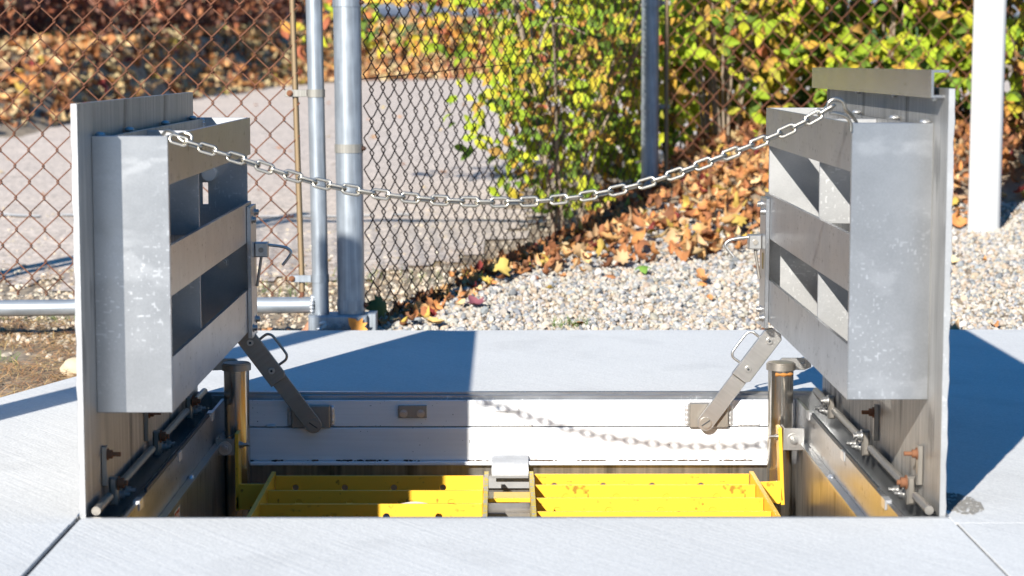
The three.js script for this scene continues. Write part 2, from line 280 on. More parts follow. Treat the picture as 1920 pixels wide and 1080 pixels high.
// ---------------------------------------------------------------- hatch frame
{
  const o = thing('hatch_frame', 'aluminium hatch frame with white curb set into the concrete slab', 'hatch frame', [0, 0, -0.56]);
  part(o, 'front_lip', bar(-0.632, 0.638, -0.06, 0.0022, 0.0065, 0.0155, 0.0008), M.alumDull);
  part(o, 'front_curb', bar(-0.5705, 0.5705, -0.35, -0.008, -0.012, -0.006), M.mill);
  part(o, 'rear_lip', bar(-0.64, 0.64, -0.07, 0.005, -1.1475, -1.1385, 0.0012), M.alum);
  for (const s of [-1, 1]) {
    const q = (x0, x1, ...r) => s < 0 ? bar(-x1, -x0, ...r) : bar(x0, x1, ...r);
    part(o, 'side_lip', q(0.6375, 0.6405, -0.075, 0.003, -1.138, 0.0), M.alum);
    part(o, 'gutter_floor', q(0.578, 0.637, -0.075, -0.068, -1.137, 0.0), M.strip);
    part(o, 'gutter_rib', q(0.604, 0.609, -0.067, -0.045, -1.13, -0.01), M.strip);
    const c = part(o, 'side_curb', q(0.571, 0.5765, -0.068, -0.004, -1.112, 0.001), M.strip);
    part(o, 'curb_flange', q(0.557, 0.5705, -0.071, -0.065, -1.104, 0.001), M.alum);
    for (const z of [-0.13, -0.52, -0.93]) part(o, 'seal_clip', q(0.5685, 0.5795, -0.016, -0.0005, z - 0.02, z + 0.012), M.weld);
    part(o, 'seal_strip', q(0.5715, 0.5760, -0.004, 0.002, -0.9, -0.2), M.dark);
    for (const z of [-0.27, -0.62]) part(o, 'weld', new THREE.SphereGeometry(0.008, 10, 6).scale(0.7, 0.7, 1.6).translate(s * 0.566, -0.066, z), M.weld);
    part(o, 'side_liner', q(0.5605, 0.5655, -0.40, -0.0715, -1.115, 0.001), M.pitWall);
  }
  part(o, 'rear_gutter_floor', bar(-0.576, 0.576, -0.05, -0.045, -1.138, -1.119), M.strip);
  part(o, 'rear_gutter_lip', bar(-0.60, 0.60, -0.03, -0.0005, -1.1345, -1.130), M.alum);
  part(o, 'upper_curb', bar(-0.5705, 0.5705, -0.0612, -0.008, -1.1185, -1.1135), M.mill);
  part(o, 'lower_curb', bar(-0.5705, 0.5705, -0.130, -0.0635, -1.1185, -1.1105, 0.0015), M.mill);
  part(o, 'curb_ledge', bar(-0.5565, 0.5565, -0.138, -0.1305, -1.1185, -1.099, 0.0015), M.mill);
  part(o, 'rear_liner', bar(-0.5600, 0.5600, -0.45, -0.1385, -1.1235, -1.1155), M.pitWall);
  part(o, 'ledge_plate', bar(-0.075, 0.075, -0.186, -0.164, -1.1152, -1.105), M.alumDull);
  // dirt gathered on the ledge of the curb
  { const gs = []; for (let k = 0; k < 520; k++) { const x = rr(-0.55, 0.55); if (vnoise(x + 5, 0.4, 30, 4, 8) < 0.42) continue; const r = rr(0.0008, 0.0026), g = new THREE.IcosahedronGeometry(r, 0); g.scale(1.6, 0.7, 1); g.translate(x, -0.1302 + r * 0.4, -1.1095 + rr(0, 0.009) * rnd()); gs.push(g); } const m = part(o, 'ledge_dirt', merge(gs), mat({ color: C(0.09, 0.06, 0.04), roughness: 1 })); m.userData.kind = 'stuff'; }
  // arm blocks with weld beads
  for (const [x0, x1, y0, y1] of [[-0.437, -0.36, -0.062, -0.0165], [0.358, 0.436, -0.062, -0.012]]) {
    const b = part(o, 'arm_block', bar(x0, x1, y0, y1, -1.1133, -1.100, 0.002), M.oldSteel);
    for (const x of [x0 - 0.004, x1 + 0.004]) part(b, 'weld_bead', beadGeo(V(x, y0 + 0.002, -1.1115), V(x, y1 - 0.002, -1.1115), 0.0055), M.weld);
  }
  const beads = (x0, x1, y) => part(o, 'weld_bead', beadGeo(V(x0, y, -1.1125), V(x1, y, -1.1125), 0.0045), M.weld);
  beads(-0.04, 0.045, -0.0585, 14); beads(-0.49, -0.468, -0.06, 4); beads(0.455, 0.50, -0.058, 7);
  // small fixing plate with two bolts, notched tab, folded hanger clip
  const fp = part(o, 'fixing_plate', bar(-0.224, -0.167, -0.043, -0.018, -1.1133, -1.107, 0.001), M.oldSteel);
  for (const x of [-0.213, -0.179]) part(fp, 'bolt', hexBolt(V(x, -0.034, -1.107), V(0, 0, 1), 0.006, 0.003), M.bolt);
  part(o, 'notched_tab', boxUV(extr([[-0.037, -0.031], [0.017, -0.031], [0.017, -0.0085], [-0.012, -0.0085], [-0.012, -0.026], [-0.037, -0.026]], 0.003, 0.0006).translate(0, 0, -1.1115)), M.mill);
  part(o, 'hanger_clip', tubeSheet(), M.alumDull);
  function tubeSheet() { const pr = []; for (let k = 0; k <= 10; k++) { const a = k / 10; pr.push([-1.106 + 0.022 * Math.sin(a * Math.PI * 0.55), lerp(-0.119, -0.16, a)]); } const gs = []; for (let k = 0; k < 10; k++) { const [z0, y0] = pr[k], [z1, y1] = pr[k + 1], L = Math.hypot(z1 - z0, y1 - y0), g = bar(-0.037, 0.036, -0.0012, 0.0012, -L / 2 - 0.0006, L / 2 + 0.0006, 0.0002); g.rotateX(-Math.atan2(y1 - y0, z1 - z0)); g.translate(0, (y0 + y1) / 2, (z0 + z1) / 2); gs.push(g); } return merge(gs); }
  // maker's plate with lettering on the liner under the hinges
  const cv = document.createElement('canvas'); cv.width = 128; cv.height = 256; const cx = cv.getContext('2d');
  cx.fillStyle = '#cfcdb4'; cx.fillRect(0, 0, 128, 256); cx.fillStyle = '#b5481c'; cx.fillRect(10, 12, 108, 66); cx.fillStyle = '#e9e2c8'; cx.font = 'bold 46px sans-serif'; cx.fillText('Bilco', 12, 62);
  cx.fillStyle = '#4b4a42'; for (let k = 0; k < 12; k++) cx.fillRect(12, 96 + k * 13, 60 + (k * 37) % 46, 5);
  const ct = new THREE.CanvasTexture(cv); ct.colorSpace = THREE.SRGBColorSpace;
  const dg = new THREE.PlaneGeometry(0.062, 0.075); dg.rotateY(Math.PI / 2); dg.translate(-0.5598, -0.115, -0.42);
  part(o, 'maker_label', dg, mat({ map: ct, roughness: 0.5 })).userData.label = 'small cream label with red lettering';
}

// ---------------------------------------------------------------- hatch doors
function door(s, H, yo, label) {
  // s = -1 for the leaf on the gate side, +1 for the leaf with the channel; yo lifts the stiffener box
  const o = thing('hatch_door', label, 'hatch door', [s * 0.63, 0, -0.565], 'open hatch door leaves');
  const q = (x0, x1, ...r) => s < 0 ? bar(-x1, -x0, ...r) : bar(x0, x1, ...r);
  const X = (x) => s * x;
  part(o, 'cover_plate', q(0.6265, 0.6355, 0.0, H, -1.128, 0.0, 0.001), M.ribbed);
  { const pts = [], n = 40; for (let i = 0; i <= n; i++) pts.push([0.6262, H * i / n]); for (let i = n; i >= 0; i--) pts.push([0.6352 + 0.0013 * Math.sin(i * 2.1) * (i % 2), H * i / n]); const g = extr(pts.map(([x, y]) => [X(x), y]), 0.004, 0.0004); g.translate(0, 0, 0.0022); part(o, 'plate_edge', boxUV(g), M.alumDull); }
  // raised diamonds of the tread plate on the outer face
  const gs = []; for (let i = 0; i < 40; i++) for (let j = 0; j < 21; j++) { const g = new THREE.OctahedronGeometry(0.011, 0); g.scale(1, 0.3, 0.16); g.rotateZ((i + j) % 2 ? 0.9 : -0.9); g.rotateY(Math.PI / 2); g.translate(X(0.6355), 0.018 + j * (H - 0.03) / 20, -0.014 - i * 1.10 / 39); gs.push(g); }
  const tr = part(o, 'tread', merge(gs), M.alum); tr.userData.kind = 'stuff';
  const y0 = 0.139 + yo, y1 = 0.556 + yo, xi = s < 0 ? 0.513 : 0.505;
  part(o, 'front_fin', q(xi, 0.6262, y0, y1, -0.106, -0.099, 0.0008), M.alum);
  for (const [a, b] of [[y1 - 0.073 - 0.105, y1 - 0.004], [y0 + 0.002, y0 + 0.18]]) {
    const w = 0.6262 - xi - 0.007, g = extr([[0, a], [w - 0.045, a], [w, a + 0.045], [w, b], [0, b]], 0.006, 0.0006); if (s < 0) g.scale(-1, 1, 1); g.translate(X(xi + 0.007), 0, -0.457);
    if (s < 0) { const p = g.attributes.position, n = g.attributes.normal; for (let i = 0; i < p.count; i += 3) { for (const A of [p, n]) { const t = [A.getX(i), A.getY(i), A.getZ(i)]; A.setXYZ(i, A.getX(i + 1), A.getY(i + 1), A.getZ(i + 1)); A.setXYZ(i + 1, ...t); } } }
    part(o, 'middle_fin', boxUV(g), M.alumDull);
  }
  const hx0 = s * 0.608, hx1 = s * 0.597, bf = extr([[X(xi + 0.0065), y0], [X(0.6262), y0], [X(0.6262), y1], [X(xi + 0.0065), y1]], 0.007, 0.0006, s < 0 ? [[[hx0, 0.385], [hx1, 0.385], [hx1, 0.428], [hx0, 0.428]]] : []);
  bf.translate(0, 0, -1.1125); const back = part(o, 'back_fin', boxUV(bf), M.alumDull);
  part(back, 'bolt', hexBolt(V(X(0.57), y0 + 0.13, -1.109), V(0, 0, 1), 0.009, 0.004), M.bolt);
  if (s < 0) part(back, 'rubber_bumper', cyl(V(X(0.592), 0.446, -1.109), V(X(0.592), 0.446, -1.085), 0.014, 16), M.white);
  const st = (a, b) => part(o, 'stiffener_angle', merge([q(xi, xi + 0.0062, a, b, -1.116, -0.1065, 0.0006), q(xi + 0.0063, xi + 0.030, a + 0.0005, a + 0.006, -0.452, -0.1065, 0.0006), q(xi + 0.0063, xi + 0.030, a + 0.0005, a + 0.006, -1.108, -0.462, 0.0006)]), M.strip);
  st(y1 - 0.073, y1 - 0.0005); st(s < 0 ? 0.315 : 0.322, s < 0 ? 0.391 : 0.408); st(y0 + 0.0005, y0 + 0.083);
  part(o, 'backing_flange', q(0.604, 0.609, y1 - 0.085, y1 - 0.002, -1.108, -0.107, 0.0006), M.ribbed);
  for (const z of [-0.115, -0.36, -0.72, -1.05]) part(o, 'weld_tab', new THREE.IcosahedronGeometry(0.0075, 2).scale(1.1, 0.65, 1.2).translate(X(0.6165), y1 + 0.0005, z), M.alumDull);
  { const w = []; for (let k = 0; k < 16; k++) w.push(new THREE.SphereGeometry(0.006, 8, 6).scale(1, 0.8, 1).translate(X(0.606 + rr(-0.001, 0.001)), y1 - 0.005 - k * 0.0052, -1.1055)); part(o, 'weld_bead', merge(w), M.weld); }
  // latch plate with bolts, lug, hook rod and pin
  const lx = xi - 0.0085, lp = part(o, 'latch_plate', q(lx, xi - 0.0003, y0 - 0.012, 0.385 + yo * 0.8, -1.122, -1.035, 0.0008), M.alum);
  for (const y of [y0 + 0.018, 0.37 + yo * 0.8]) for (const z of [-1.105, -1.06]) part(lp, 'bolt', hexBolt(V(X(lx), y - (z < -1.08 ? 0 : 0.012), z), V(-s, 0, 0), 0.0062, 0.0015), M.bolt);
  const ly = s < 0 ? 0.296 : 0.311, lug = part(o, 'hook_lug', q(lx - 0.026, lx - 0.0005, ly - 0.0145, ly + 0.0145, -1.115, -1.088, 0.002), M.stainless);
  part(lug, 'pin', cyl(V(X(lx - 0.013), ly, -1.089), V(X(lx - 0.013), ly, -1.085), 0.0052, 16), M.oldSteel);
  const hx = (x) => X(lx - x);
  part(o, 'hook_rod', tube([V(hx(0.026), ly + 0.009, -1.10), V(hx(0.05), ly + 0.006, -1.10), V(hx(0.064), ly + 0.002, -1.10), V(hx(0.071), ly - 0.006, -1.10), V(hx(0.066), ly - 0.016, -1.10), V(hx(0.054), ly - 0.031, -1.10)], 0.0031, 40, 10), M.stainless);
  part(o, 'pin_rod', cyl(V(hx(0.012), ly - 0.0145, -1.10), V(hx(0.003), ly - 0.073, -1.10), 0.003, 10), M.oldSteel);
  if (s > 0) { const g = new THREE.PlaneGeometry(0.02, 0.032); g.rotateY(-Math.PI / 2); g.translate(X(lx) - 0.0005, ly - 0.035, -1.07); part(lp, 'warning_sticker', g, mat({ color: C(0.16, 0.11, 0.02), roughness: 0.5 })); }
  // hinge: barrels along the foot, lugs and rusty nuts
  for (const [a, b] of [[-0.005, -0.105], [-0.185, -0.495], [-0.595, -0.885], [-0.955, -1.125]]) part(o, 'hinge_barrel', cyl(V(X(0.613), 0.0085, a), V(X(0.613), 0.0085, b), 0.0068, 14), M.oldSteel);
  for (const z of [-0.145, -0.545, -0.92]) {
    const lugp = part(o, 'hinge_lug', q(0.606, 0.6185, -0.012, 0.032, z - 0.009, z + 0.009, 0.003), M.oldSteel);
    part(lugp, 'nut', hexBolt(V(X(0.606), 0.022, z), V(-s, 0, 0), 0.0085, 0.006), s > 0 && z < -0.3 ? M.bolt : M.rustBolt);
    part(lugp, 'nut', hexBolt(V(X(0.611), -0.006, z - 0.045), V(-s, 0.1, 0), 0.0075, 0.008), M.bolt);
    part(lugp, 'nut', hexBolt(V(X(0.609), -0.008, z - 0.085), V(-s, 0.1, 0), 0.0075, 0.008), M.bolt);
  }
  for (const z of [-0.128, -0.505]) { const f = part(o, 'hinge_strap', q(0.618, 0.6263, 0.022, 0.083, z - 0.007, z + 0.007, 0.001), M.oldSteel); part(f, 'bolt', hexBolt(V(X(0.618), 0.07, z), V(-s, 0, 0), 0.007, 0.013), M.rustBolt); }
  if (s > 0) {   // channel section riding on the top edge
    const g = extr([[0.6065, 0.613], [0.6265, 0.613], [0.6265, 0.6172], [0.6105, 0.6172], [0.6105, 0.6495], [0.632, 0.6495], [0.632, 0.6535], [0.6065, 0.6535]], 1.175, 0.0006); g.translate(0, 0, -0.612);
    part(o, 'drip_channel', boxUV(g), M.ribbedChannel);
    for (const z of [-0.08, -0.4, -0.75]) part(o, 'channel_weld', new THREE.SphereGeometry(0.006, 8, 6).scale(1, 0.7, 1.5).translate(0.6235, 0.6115, z), M.weld);
  }
  return o;
}
M.ribbedChannel = mat({ map: stripMap, roughness: 0.55, metalness: 0.7, roughnessMap: alRough });
door(-1, 0.6054, 0, 'aluminium hatch door standing open on the gate post side, plain top edge');
door(1, 0.627, 0.019, 'aluminium hatch door standing open, a channel section along its top edge');

// ---------------------------------------------------------------- hold-open arms
function holdArm(s, dx, dy, label, m) {
  const P = (x, y, z = -1.088) => V(s * x + dx, y + dy, z), o = thing('hold_open_arm', label, 'hold open arm', [s * 0.392 + dx, -0.054 + dy, -1.09], 'hold-open arms of the hatch');
  const a = [0.392, -0.054], b = [0.522, 0.122], L = Math.hypot(b[0] - a[0], b[1] - a[1]), ang = Math.atan2(b[1] - a[1], s * (b[0] - a[0]));
  const place = (g, z) => { g.rotateZ(ang); const p = P(...a); return g.translate(p.x, p.y, z); };
  const round = (x0, x1, w, c) => { const pts = []; for (let k = 0; k <= 10; k++) { const t = Math.PI / 2 + Math.PI * k / 10; pts.push([x0 + Math.cos(t) * w, Math.sin(t) * w]); } if (c) pts.push([x1 - c, -w], [x1, -w + c], [x1, w - c], [x1 - c, w]); else pts.push([x1, -w], [x1, w]); return pts; };
  part(o, 'bar', place(boxUV(extr(round(0, L + 0.012, 0.0165, 0.008), 0.006, 0.0008)), -1.0905), m);
  const sl = extr([[L - 0.10, -0.0195], [L - 0.108, -0.012], [L - 0.108, 0.0195], [L + 0.002, 0.0195], [L + 0.012, 0.010], [L + 0.012, -0.012], [L + 0.004, -0.0195]], 0.009, 0.0012);
  part(o, 'sleeve', place(boxUV(sl), -1.0825), m);
  for (const t of [L - 0.012, L - 0.082]) { const g = new THREE.CylinderGeometry(0.0062, 0.0068, 0.004, 16); g.rotateX(Math.PI / 2); g.translate(t, -0.001, 0); const sc = part(o, 'screw', place(g, -1.0765), M.stainless); const h = new THREE.CylinderGeometry(0.0027, 0.0027, 0.001, 6); h.rotateX(Math.PI / 2); h.translate(t, -0.001, 0); part(sc, 'socket', place(h, -1.0742), M.dark); }
  const w = s < 0 ? 1 : -1;   // handle on the upper side: the side away from the pit corner
  const hp = [[L - 0.018, 0.017], [L - 0.018, 0.036], [L - 0.028, 0.044], [L - 0.072, 0.044], [L - 0.081, 0.036], [L - 0.081, 0.017]].map(([x, y]) => { const yy = y * (s < 0 ? -1 : 1) * -1; return new THREE.Vector3(x, s < 0 ? y * -1 * -1 * 1 : y, 0); });
  const hv = hp.map((p) => { const yy = s < 0 ? -p.y : p.y; return P(0, 0, -1.083).set(P(...a).x + Math.cos(ang) * p.x - Math.sin(ang) * yy * 1, P(...a).y + Math.sin(ang) * p.x + Math.cos(ang) * yy * 1, -1.083); });
  part(o, 'handle', tube(hv, 0.0027, 60, 8, false, 0.3), m);
  const pv = P(...a), piv = part(o, 'pivot_screw', cyl(V(pv.x, pv.y, -1.101), V(pv.x, pv.y, -1.0845), 0.0115, 24), M.oldSteel);
  const sg = bar(-0.010, 0.010, -0.0011, 0.0011, -0.0006, 0.0006, 0.0002); sg.rotateZ(0.6 * s); sg.translate(pv.x, pv.y, -1.0842); part(piv, 'slot', sg, M.dark);
}
holdArm(-1, 0, 0, 'stainless hold-open arm with loop handle on the gate post side of the pit', M.oldSteel);
holdArm(1, -0.003, 0.004, 'stainless hold-open arm with loop handle beside the channelled door', M.stainless);

// ---------------------------------------------------------------- lift tubes
for (const [s, cx, top, label] of [[-1, -0.536, 0.066, 'polished steel lift tube with cap in the pit corner on the gate post side'], [1, 0.5295, 0.066, 'polished steel lift tube with cap and rust drip beside the channelled door']]) {
  const o = thing('lift_tube', label, 'lift tube', [cx, -0.3, -1.03], 'lift tubes of the hatch');
  part(o, 'tube', cyl(V(cx, -0.6, -1.03), V(cx, top, -1.03), 0.0248, 40), M.polished);
  part(o, 'cap', merge([cyl(V(cx, top, -1.03), V(cx, top + 0.012, -1.03), 0.0285, 40), cyl(V(cx, top + 0.0122, -1.03), V(cx, top + 0.0145, -1.03), 0.026, 40)]), M.oldSteel);
  const lvp = [[0.0, -0.004], [0.05, -0.006], [0.064, 0.0], [0.064, 0.012], [0.05, 0.018], [0.006, 0.018], [0.0, 0.012]].map(([x, y]) => [s * x, y]), lv = extr(s < 0 ? lvp.reverse() : lvp, 0.007, 0.001);
  const lever = part(o, 'lever', boxUV(lv.translate(cx, top + 0.0, -1.064)), M.stainless);
  part(lever, 'bolt', hexBolt(V(cx + s * 0.05, top + 0.006, -1.0605), V(0, 0, 1), 0.006, 0.004), M.bolt);
  if (s > 0) { const g = new THREE.TorusGeometry(0.0244, 0.0032, 8, 24, 1.5); g.rotateX(Math.PI / 2); const p = g.attributes.position; for (let k = 0; k < p.count; k++) { const a = Math.atan2(p.getZ(k), p.getX(k)); p.setY(k, p.getY(k) * (0.7 + 0.6 * Math.abs(Math.sin(a * 5.3)))); } g.computeVertexNormals(); g.rotateY(-0.6); g.translate(cx, top - 0.007, -1.03); part(o, 'rust_drip', g, mat({ color: C(0.36, 0.15, 0.03), roughness: 0.8 })); }
}

// ---------------------------------------------------------------- yellow fall-protection grates with their brackets
function grate(x0, x1, zs, side, label) {
  const o = thing('safety_grate', label, 'safety grate', [(x0 + x1) / 2, -0.19, -0.6], 'yellow safety grates');
  const top = -0.139, h = 0.055;
  zs.forEach((z, i) => {
    const holes = []; for (let x = x0 + 0.045 + (i % 2) * 0.02; x < x1 - 0.02; x += 0.096) holes.push({ x, y: top - 0.0235, r: 0.0062 });
    part(o, 'grate_bar', boxUV(extr([[x0 + 0.006, top - h], [x1 - 0.006, top - h], [x1 - 0.006, top], [x0 + 0.006, top]], 0.006, 0.0008, holes).translate(0, 0, z)), M.yellow);
  });
  for (const x of [x0, x1]) part(o, 'end_plate', bar(x - 0.004, x + 0.004, top - h - 0.004, top + 0.003, -1.03, -0.12, 0.001), x === (side < 0 ? x1 : x0) ? M.worn : M.yellow);
  for (const z of [zs[0] + 0.06, zs[1] + 0.055]) part(o, 'tie_rod', cyl(V(x0, top - 0.045, z), V(x1, top - 0.045, z), 0.004, 8), M.yellow);
  // bracket: upright, foot and mounting box
  const s = side, ux = s < 0 ? -0.5255 : 0.521, uy = s < 0 ? -0.044 : -0.034, fx = s < 0 ? x0 - 0.0045 : x1 + 0.0045;
  const lean = s < 0 ? 0 : 0.05;
  const up = bar(-0.0035, 0.0035, -0.150, 0, -0.02, 0.02, 0.001); up.rotateZ(lean); up.translate(ux - (s > 0 ? 0.004 : 0), uy, -0.955); part(o, 'bracket_upright', up, M.yellow);
  const fa = Math.min(ux, fx), fb = Math.max(ux, fx), yb = uy - 0.148;
  part(o, 'bracket_foot', boxUV(extr(s < 0 ? [[fa - 0.0035, yb + 0.006], [fa + 0.0025, yb], [fb, yb], [fb, top - 0.003], [fa - 0.0035 + 0.0075, top - 0.003]] : [[fa, yb + 0.008], [fb - 0.004, yb], [fb + 0.0035, yb + 0.008], [fb - 0.001, top + 0.002], [fa, top]], 0.006, 0.0008).translate(0, 0, -0.938)), M.yellow);
  const bx = s < 0 ? [-0.566, -0.5295] : [0.5235, 0.564], by = s < 0 ? [-0.0865, -0.054] : [-0.077, -0.034];
  const box = part(o, 'mounting_box', merge([bar(bx[0], bx[1], by[0], by[1], -0.940, -0.937, 0.0006), bar(bx[0], bx[0] + 0.003, by[0], by[1], -0.977, -0.9405, 0.0006), bar(bx[1] - 0.003, bx[1], by[0], by[1], -0.977, -0.9405, 0.0006), bar(bx[0] + 0.0035, bx[1] - 0.0035, by[0], by[0] + 0.003, -0.977, -0.9405, 0.0006)]), s < 0 ? M.oldSteel : M.stainless);
  const mx = (bx[0] + bx[1]) / 2, my = (by[0] + by[1]) / 2 - 0.002;
  part(box, 'washer', cyl(V(mx, my, -0.9375), V(mx, my, -0.9352), 0.0135, 24), M.stainless);
  part(box, 'bolt', hexBolt(V(mx, my, -0.9352), V(0, 0, 1), 0.0062, 0.003), M.bolt);
  for (const z of [-0.945, -0.965]) part(box, 'stud', hexBolt(V(ux - s * 0.0036, my + 0.006 - (z < -0.95 ? 0.005 : 0), z), V(-s, 0, 0), 0.0055, 0.013), M.bolt);
  return o;
}
const gl = grate(-0.465, -0.047, [-1.002, -0.862, -0.741, -0.625, -0.51, -0.395, -0.28], -1, 'yellow slatted grate under the shade, a torn paper label stuck on it');
const gr = grate(0.041, 0.474, [-1.018, -0.912, -0.792, -0.675, -0.56, -0.445, -0.33], 1, 'yellow slatted grate in full sun beside the polished tube with rust drip');
{ // torn paper label lying across the shaded grate
  const cv = document.createElement('canvas'); cv.width = 256; cv.height = 96; const c = cv.getContext('2d');
  c.fillStyle = '#d9d5cc'; c.fillRect(0, 0, 256, 96); c.fillStyle = '#b9a65a'; c.fillRect(0, 0, 54, 96); c.fillStyle = '#4d4a48'; for (let k = 0; k < 7; k++) c.fillRect(66, 10 + k * 12, 50 + (k * 29) % 44, 4); c.strokeStyle = '#b23a45'; c.lineWidth = 7; c.beginPath(); c.ellipse(196, 66, 34, 30, 0, 0, 7); c.stroke(); c.fillStyle = '#55504c'; c.fillRect(180, 40, 50, 9);
  const t = new THREE.CanvasTexture(cv); t.colorSpace = THREE.SRGBColorSpace;
  const g = new THREE.PlaneGeometry(0.118, 0.045, 12, 4); g.rotateX(-0.95); const p = g.attributes.position; for (let i = 0; i < p.count; i++) p.setY(i, p.getY(i) + 0.004 * Math.sin(p.getX(i) * 60)); g.computeVertexNormals(); g.translate(-0.205, -0.163, -0.775); part(gl, 'paper_label', g, mat({ map: t, color: C(0.6, 0.58, 0.55), roughness: 0.8 })).userData.label = 'torn white paper label with red oval print';
}
{
  const o = thing('hinge_link', 'yellow flat link bar joining the two grates across the gap', 'link bar', [0, -0.17, -0.86]);
  part(o, 'bar', bar(-0.0428, 0.0368, -0.158, -0.150, -0.90, -0.84, 0.001), M.yellow);
  part(o, 'edge_angle', bar(-0.0428, 0.0368, -0.190, -0.178, -0.93, -0.84, 0.001), M.oldSteel);
}

// ---------------------------------------------------------------- chain between the doors
{
  const o = thing('safety_chain', 'steel link chain hanging between the two open hatch doors', 'chain', [0, 0.5, -0.1]);
  const key = [[-0.505, 0.553], [-0.406, 0.522], [-0.287, 0.486], [-0.168, 0.466], [-0.049, 0.458], [0.071, 0.462], [0.19, 0.484], [0.349, 0.540], [0.428, 0.574], [0.474, 0.600]];
  const crv = new THREE.CatmullRomCurve3(key.map(([x, y]) => V(x, y, -0.085)));
  const L = crv.getLength(), r = 0.0026, n = 46, pitch = L / n, hl = (pitch + 2 * r) / 2 - 0.0002, hw = 0.0062, path = [];
  for (let k = 0; k < 24; k++) { const a = k / 24 * Math.PI * 2, c = Math.cos(a), q = Math.sin(a); path.push(V(Math.sign(c) * Math.max(0, hl - hw) + c * hw, q * hw, 0)); }
  const link = tube(path, r, 48, 8, true, 0.4);
  for (let k = 0; k < n; k++) {
    const t = (k + 0.5) / n, p = crv.getPointAt(t), d = crv.getTangentAt(t), m = sh(new THREE.Mesh(link, M.chain)); m.name = 'link';
    m.position.copy(p).sub(o.position); m.rotation.order = 'ZXY'; m.rotation.z = Math.atan2(d.y, d.x); m.rotation.x = (k % 2 ? 1.25 : -0.25) + rr(-0.12, 0.12); o.add(m);
  }
  part(o, 'hook', tube([V(-0.520, 0.543, -0.112), V(-0.521, 0.556, -0.104), V(-0.513, 0.5635, -0.098), V(-0.500, 0.559, -0.09), V(-0.492, 0.551, -0.086), V(-0.483, 0.546, -0.083), V(-0.476, 0.549, -0.085), V(-0.477, 0.557, -0.088), V(-0.486, 0.5605, -0.09)], r, 60, 8), M.chain);
  part(o, 'hook', tube([V(0.465, 0.597, -0.086), V(0.468, 0.606, -0.085), V(0.478, 0.611, -0.085), V(0.489, 0.606, -0.087), V(0.494, 0.595, -0.092), V(0.505, 0.586, -0.105), V(0.514, 0.575, -0.112)], r, 60, 8), M.chain);
  part(o, 'hook', tube([V(0.469, 0.590, -0.085), V(0.48, 0.589, -0.086), V(0.493, 0.585, -0.09), V(0.502, 0.575, -0.096), V(0.503, 0.562, -0.0965)], r, 40, 8), M.chain);
}

// ---------------------------------------------------------------- chain link gate, posts and fences
const DW = 0.0715, DH = 0.0805, WR = 0.0018;
function wireGeo(rows, parity, deep) {                          // one wire of the weave: a flattened coil running upwards
  const pts = []; const e = deep ? 0.003 : 0.0026, q = deep ? 0.006 : 0.003, b1 = deep ? 0.011 : 0.0048, b2 = deep ? 0.0032 : 0.0014;
  for (let j = 0; j <= rows; j++) {
    const right = (j + parity) % 2 === 1, x = (right ? DW / 2 + e : -e), y = j * DH / 2, sgn = right ? 1 : -1;
    const f = right ? q : -q; pts.push([x - sgn * b1, y - b1 * 1.13, f], [x - sgn * b2, y - b2 * 1.9, f * 0.95], [x, y, 0], [x - sgn * b2, y + b2 * 1.9, -f * 0.95], [x - sgn * b1, y + b1 * 1.13, -f]);
  }
  const P = [], I = [], U = [], seg = 5;
  for (let i = 0; i < pts.length; i++) {
    const a = pts[Math.max(0, i - 1)], b = pts[Math.min(pts.length - 1, i + 1)], t = V(b[0] - a[0], b[1] - a[1], b[2] - a[2]).normalize();
    const n = V(0, 0, 1).cross(t).normalize(), m = t.clone().cross(n);
    for (let k = 0; k < seg; k++) { const w = k / seg * 6.28318, c = Math.cos(w) * WR, s = Math.sin(w) * WR; P.push(pts[i][0] + n.x * c + m.x * s, pts[i][1] + n.y * c + m.y * s, pts[i][2] + n.z * c + m.z * s); U.push(k / seg * 0.012, i * 0.02); }
    if (i) for (let k = 0; k < seg; k++) { const a0 = (i - 1) * seg + k, a1 = (i - 1) * seg + (k + 1) % seg; I.push(a0, a1, a0 + seg, a1, a1 + seg, a0 + seg); }
  }
  const g = new THREE.BufferGeometry(); g.setAttribute('position', new THREE.Float32BufferAttribute(P, 3)); g.setAttribute('uv', new THREE.Float32BufferAttribute(U, 2)); g.setIndex(I); g.computeVertexNormals(); return g;
}
function weave(parent, ax, az, bx, bz, yA, yB, rows, material, deep = false) {
  const L = Math.hypot(bx - ax, bz - az), n = Math.floor(L / (DW / 2)), yaw = -Math.atan2(bz - az, bx - ax), geo = [wireGeo(rows, 0, deep), wireGeo(rows, 1, deep)];
  for (let i = 0; i < n; i++) {
    const t = i * DW / 2 / L, m = sh(new THREE.Mesh(geo[i % 2], material)); m.name = 'wire';
    m.position.set(lerp(ax, bx, t), lerp(yA, yB, t) + rr(-0.001, 0.001), lerp(az, bz, t)).sub(parent.position); m.rotation.y = yaw; parent.add(m);
  }
}
const band = (x, y, z, r, w, m, parent, name = 'band') => part(parent, name, cyl(V(x, y - w / 2, z), V(x, y + w / 2, z), r, 28), m);
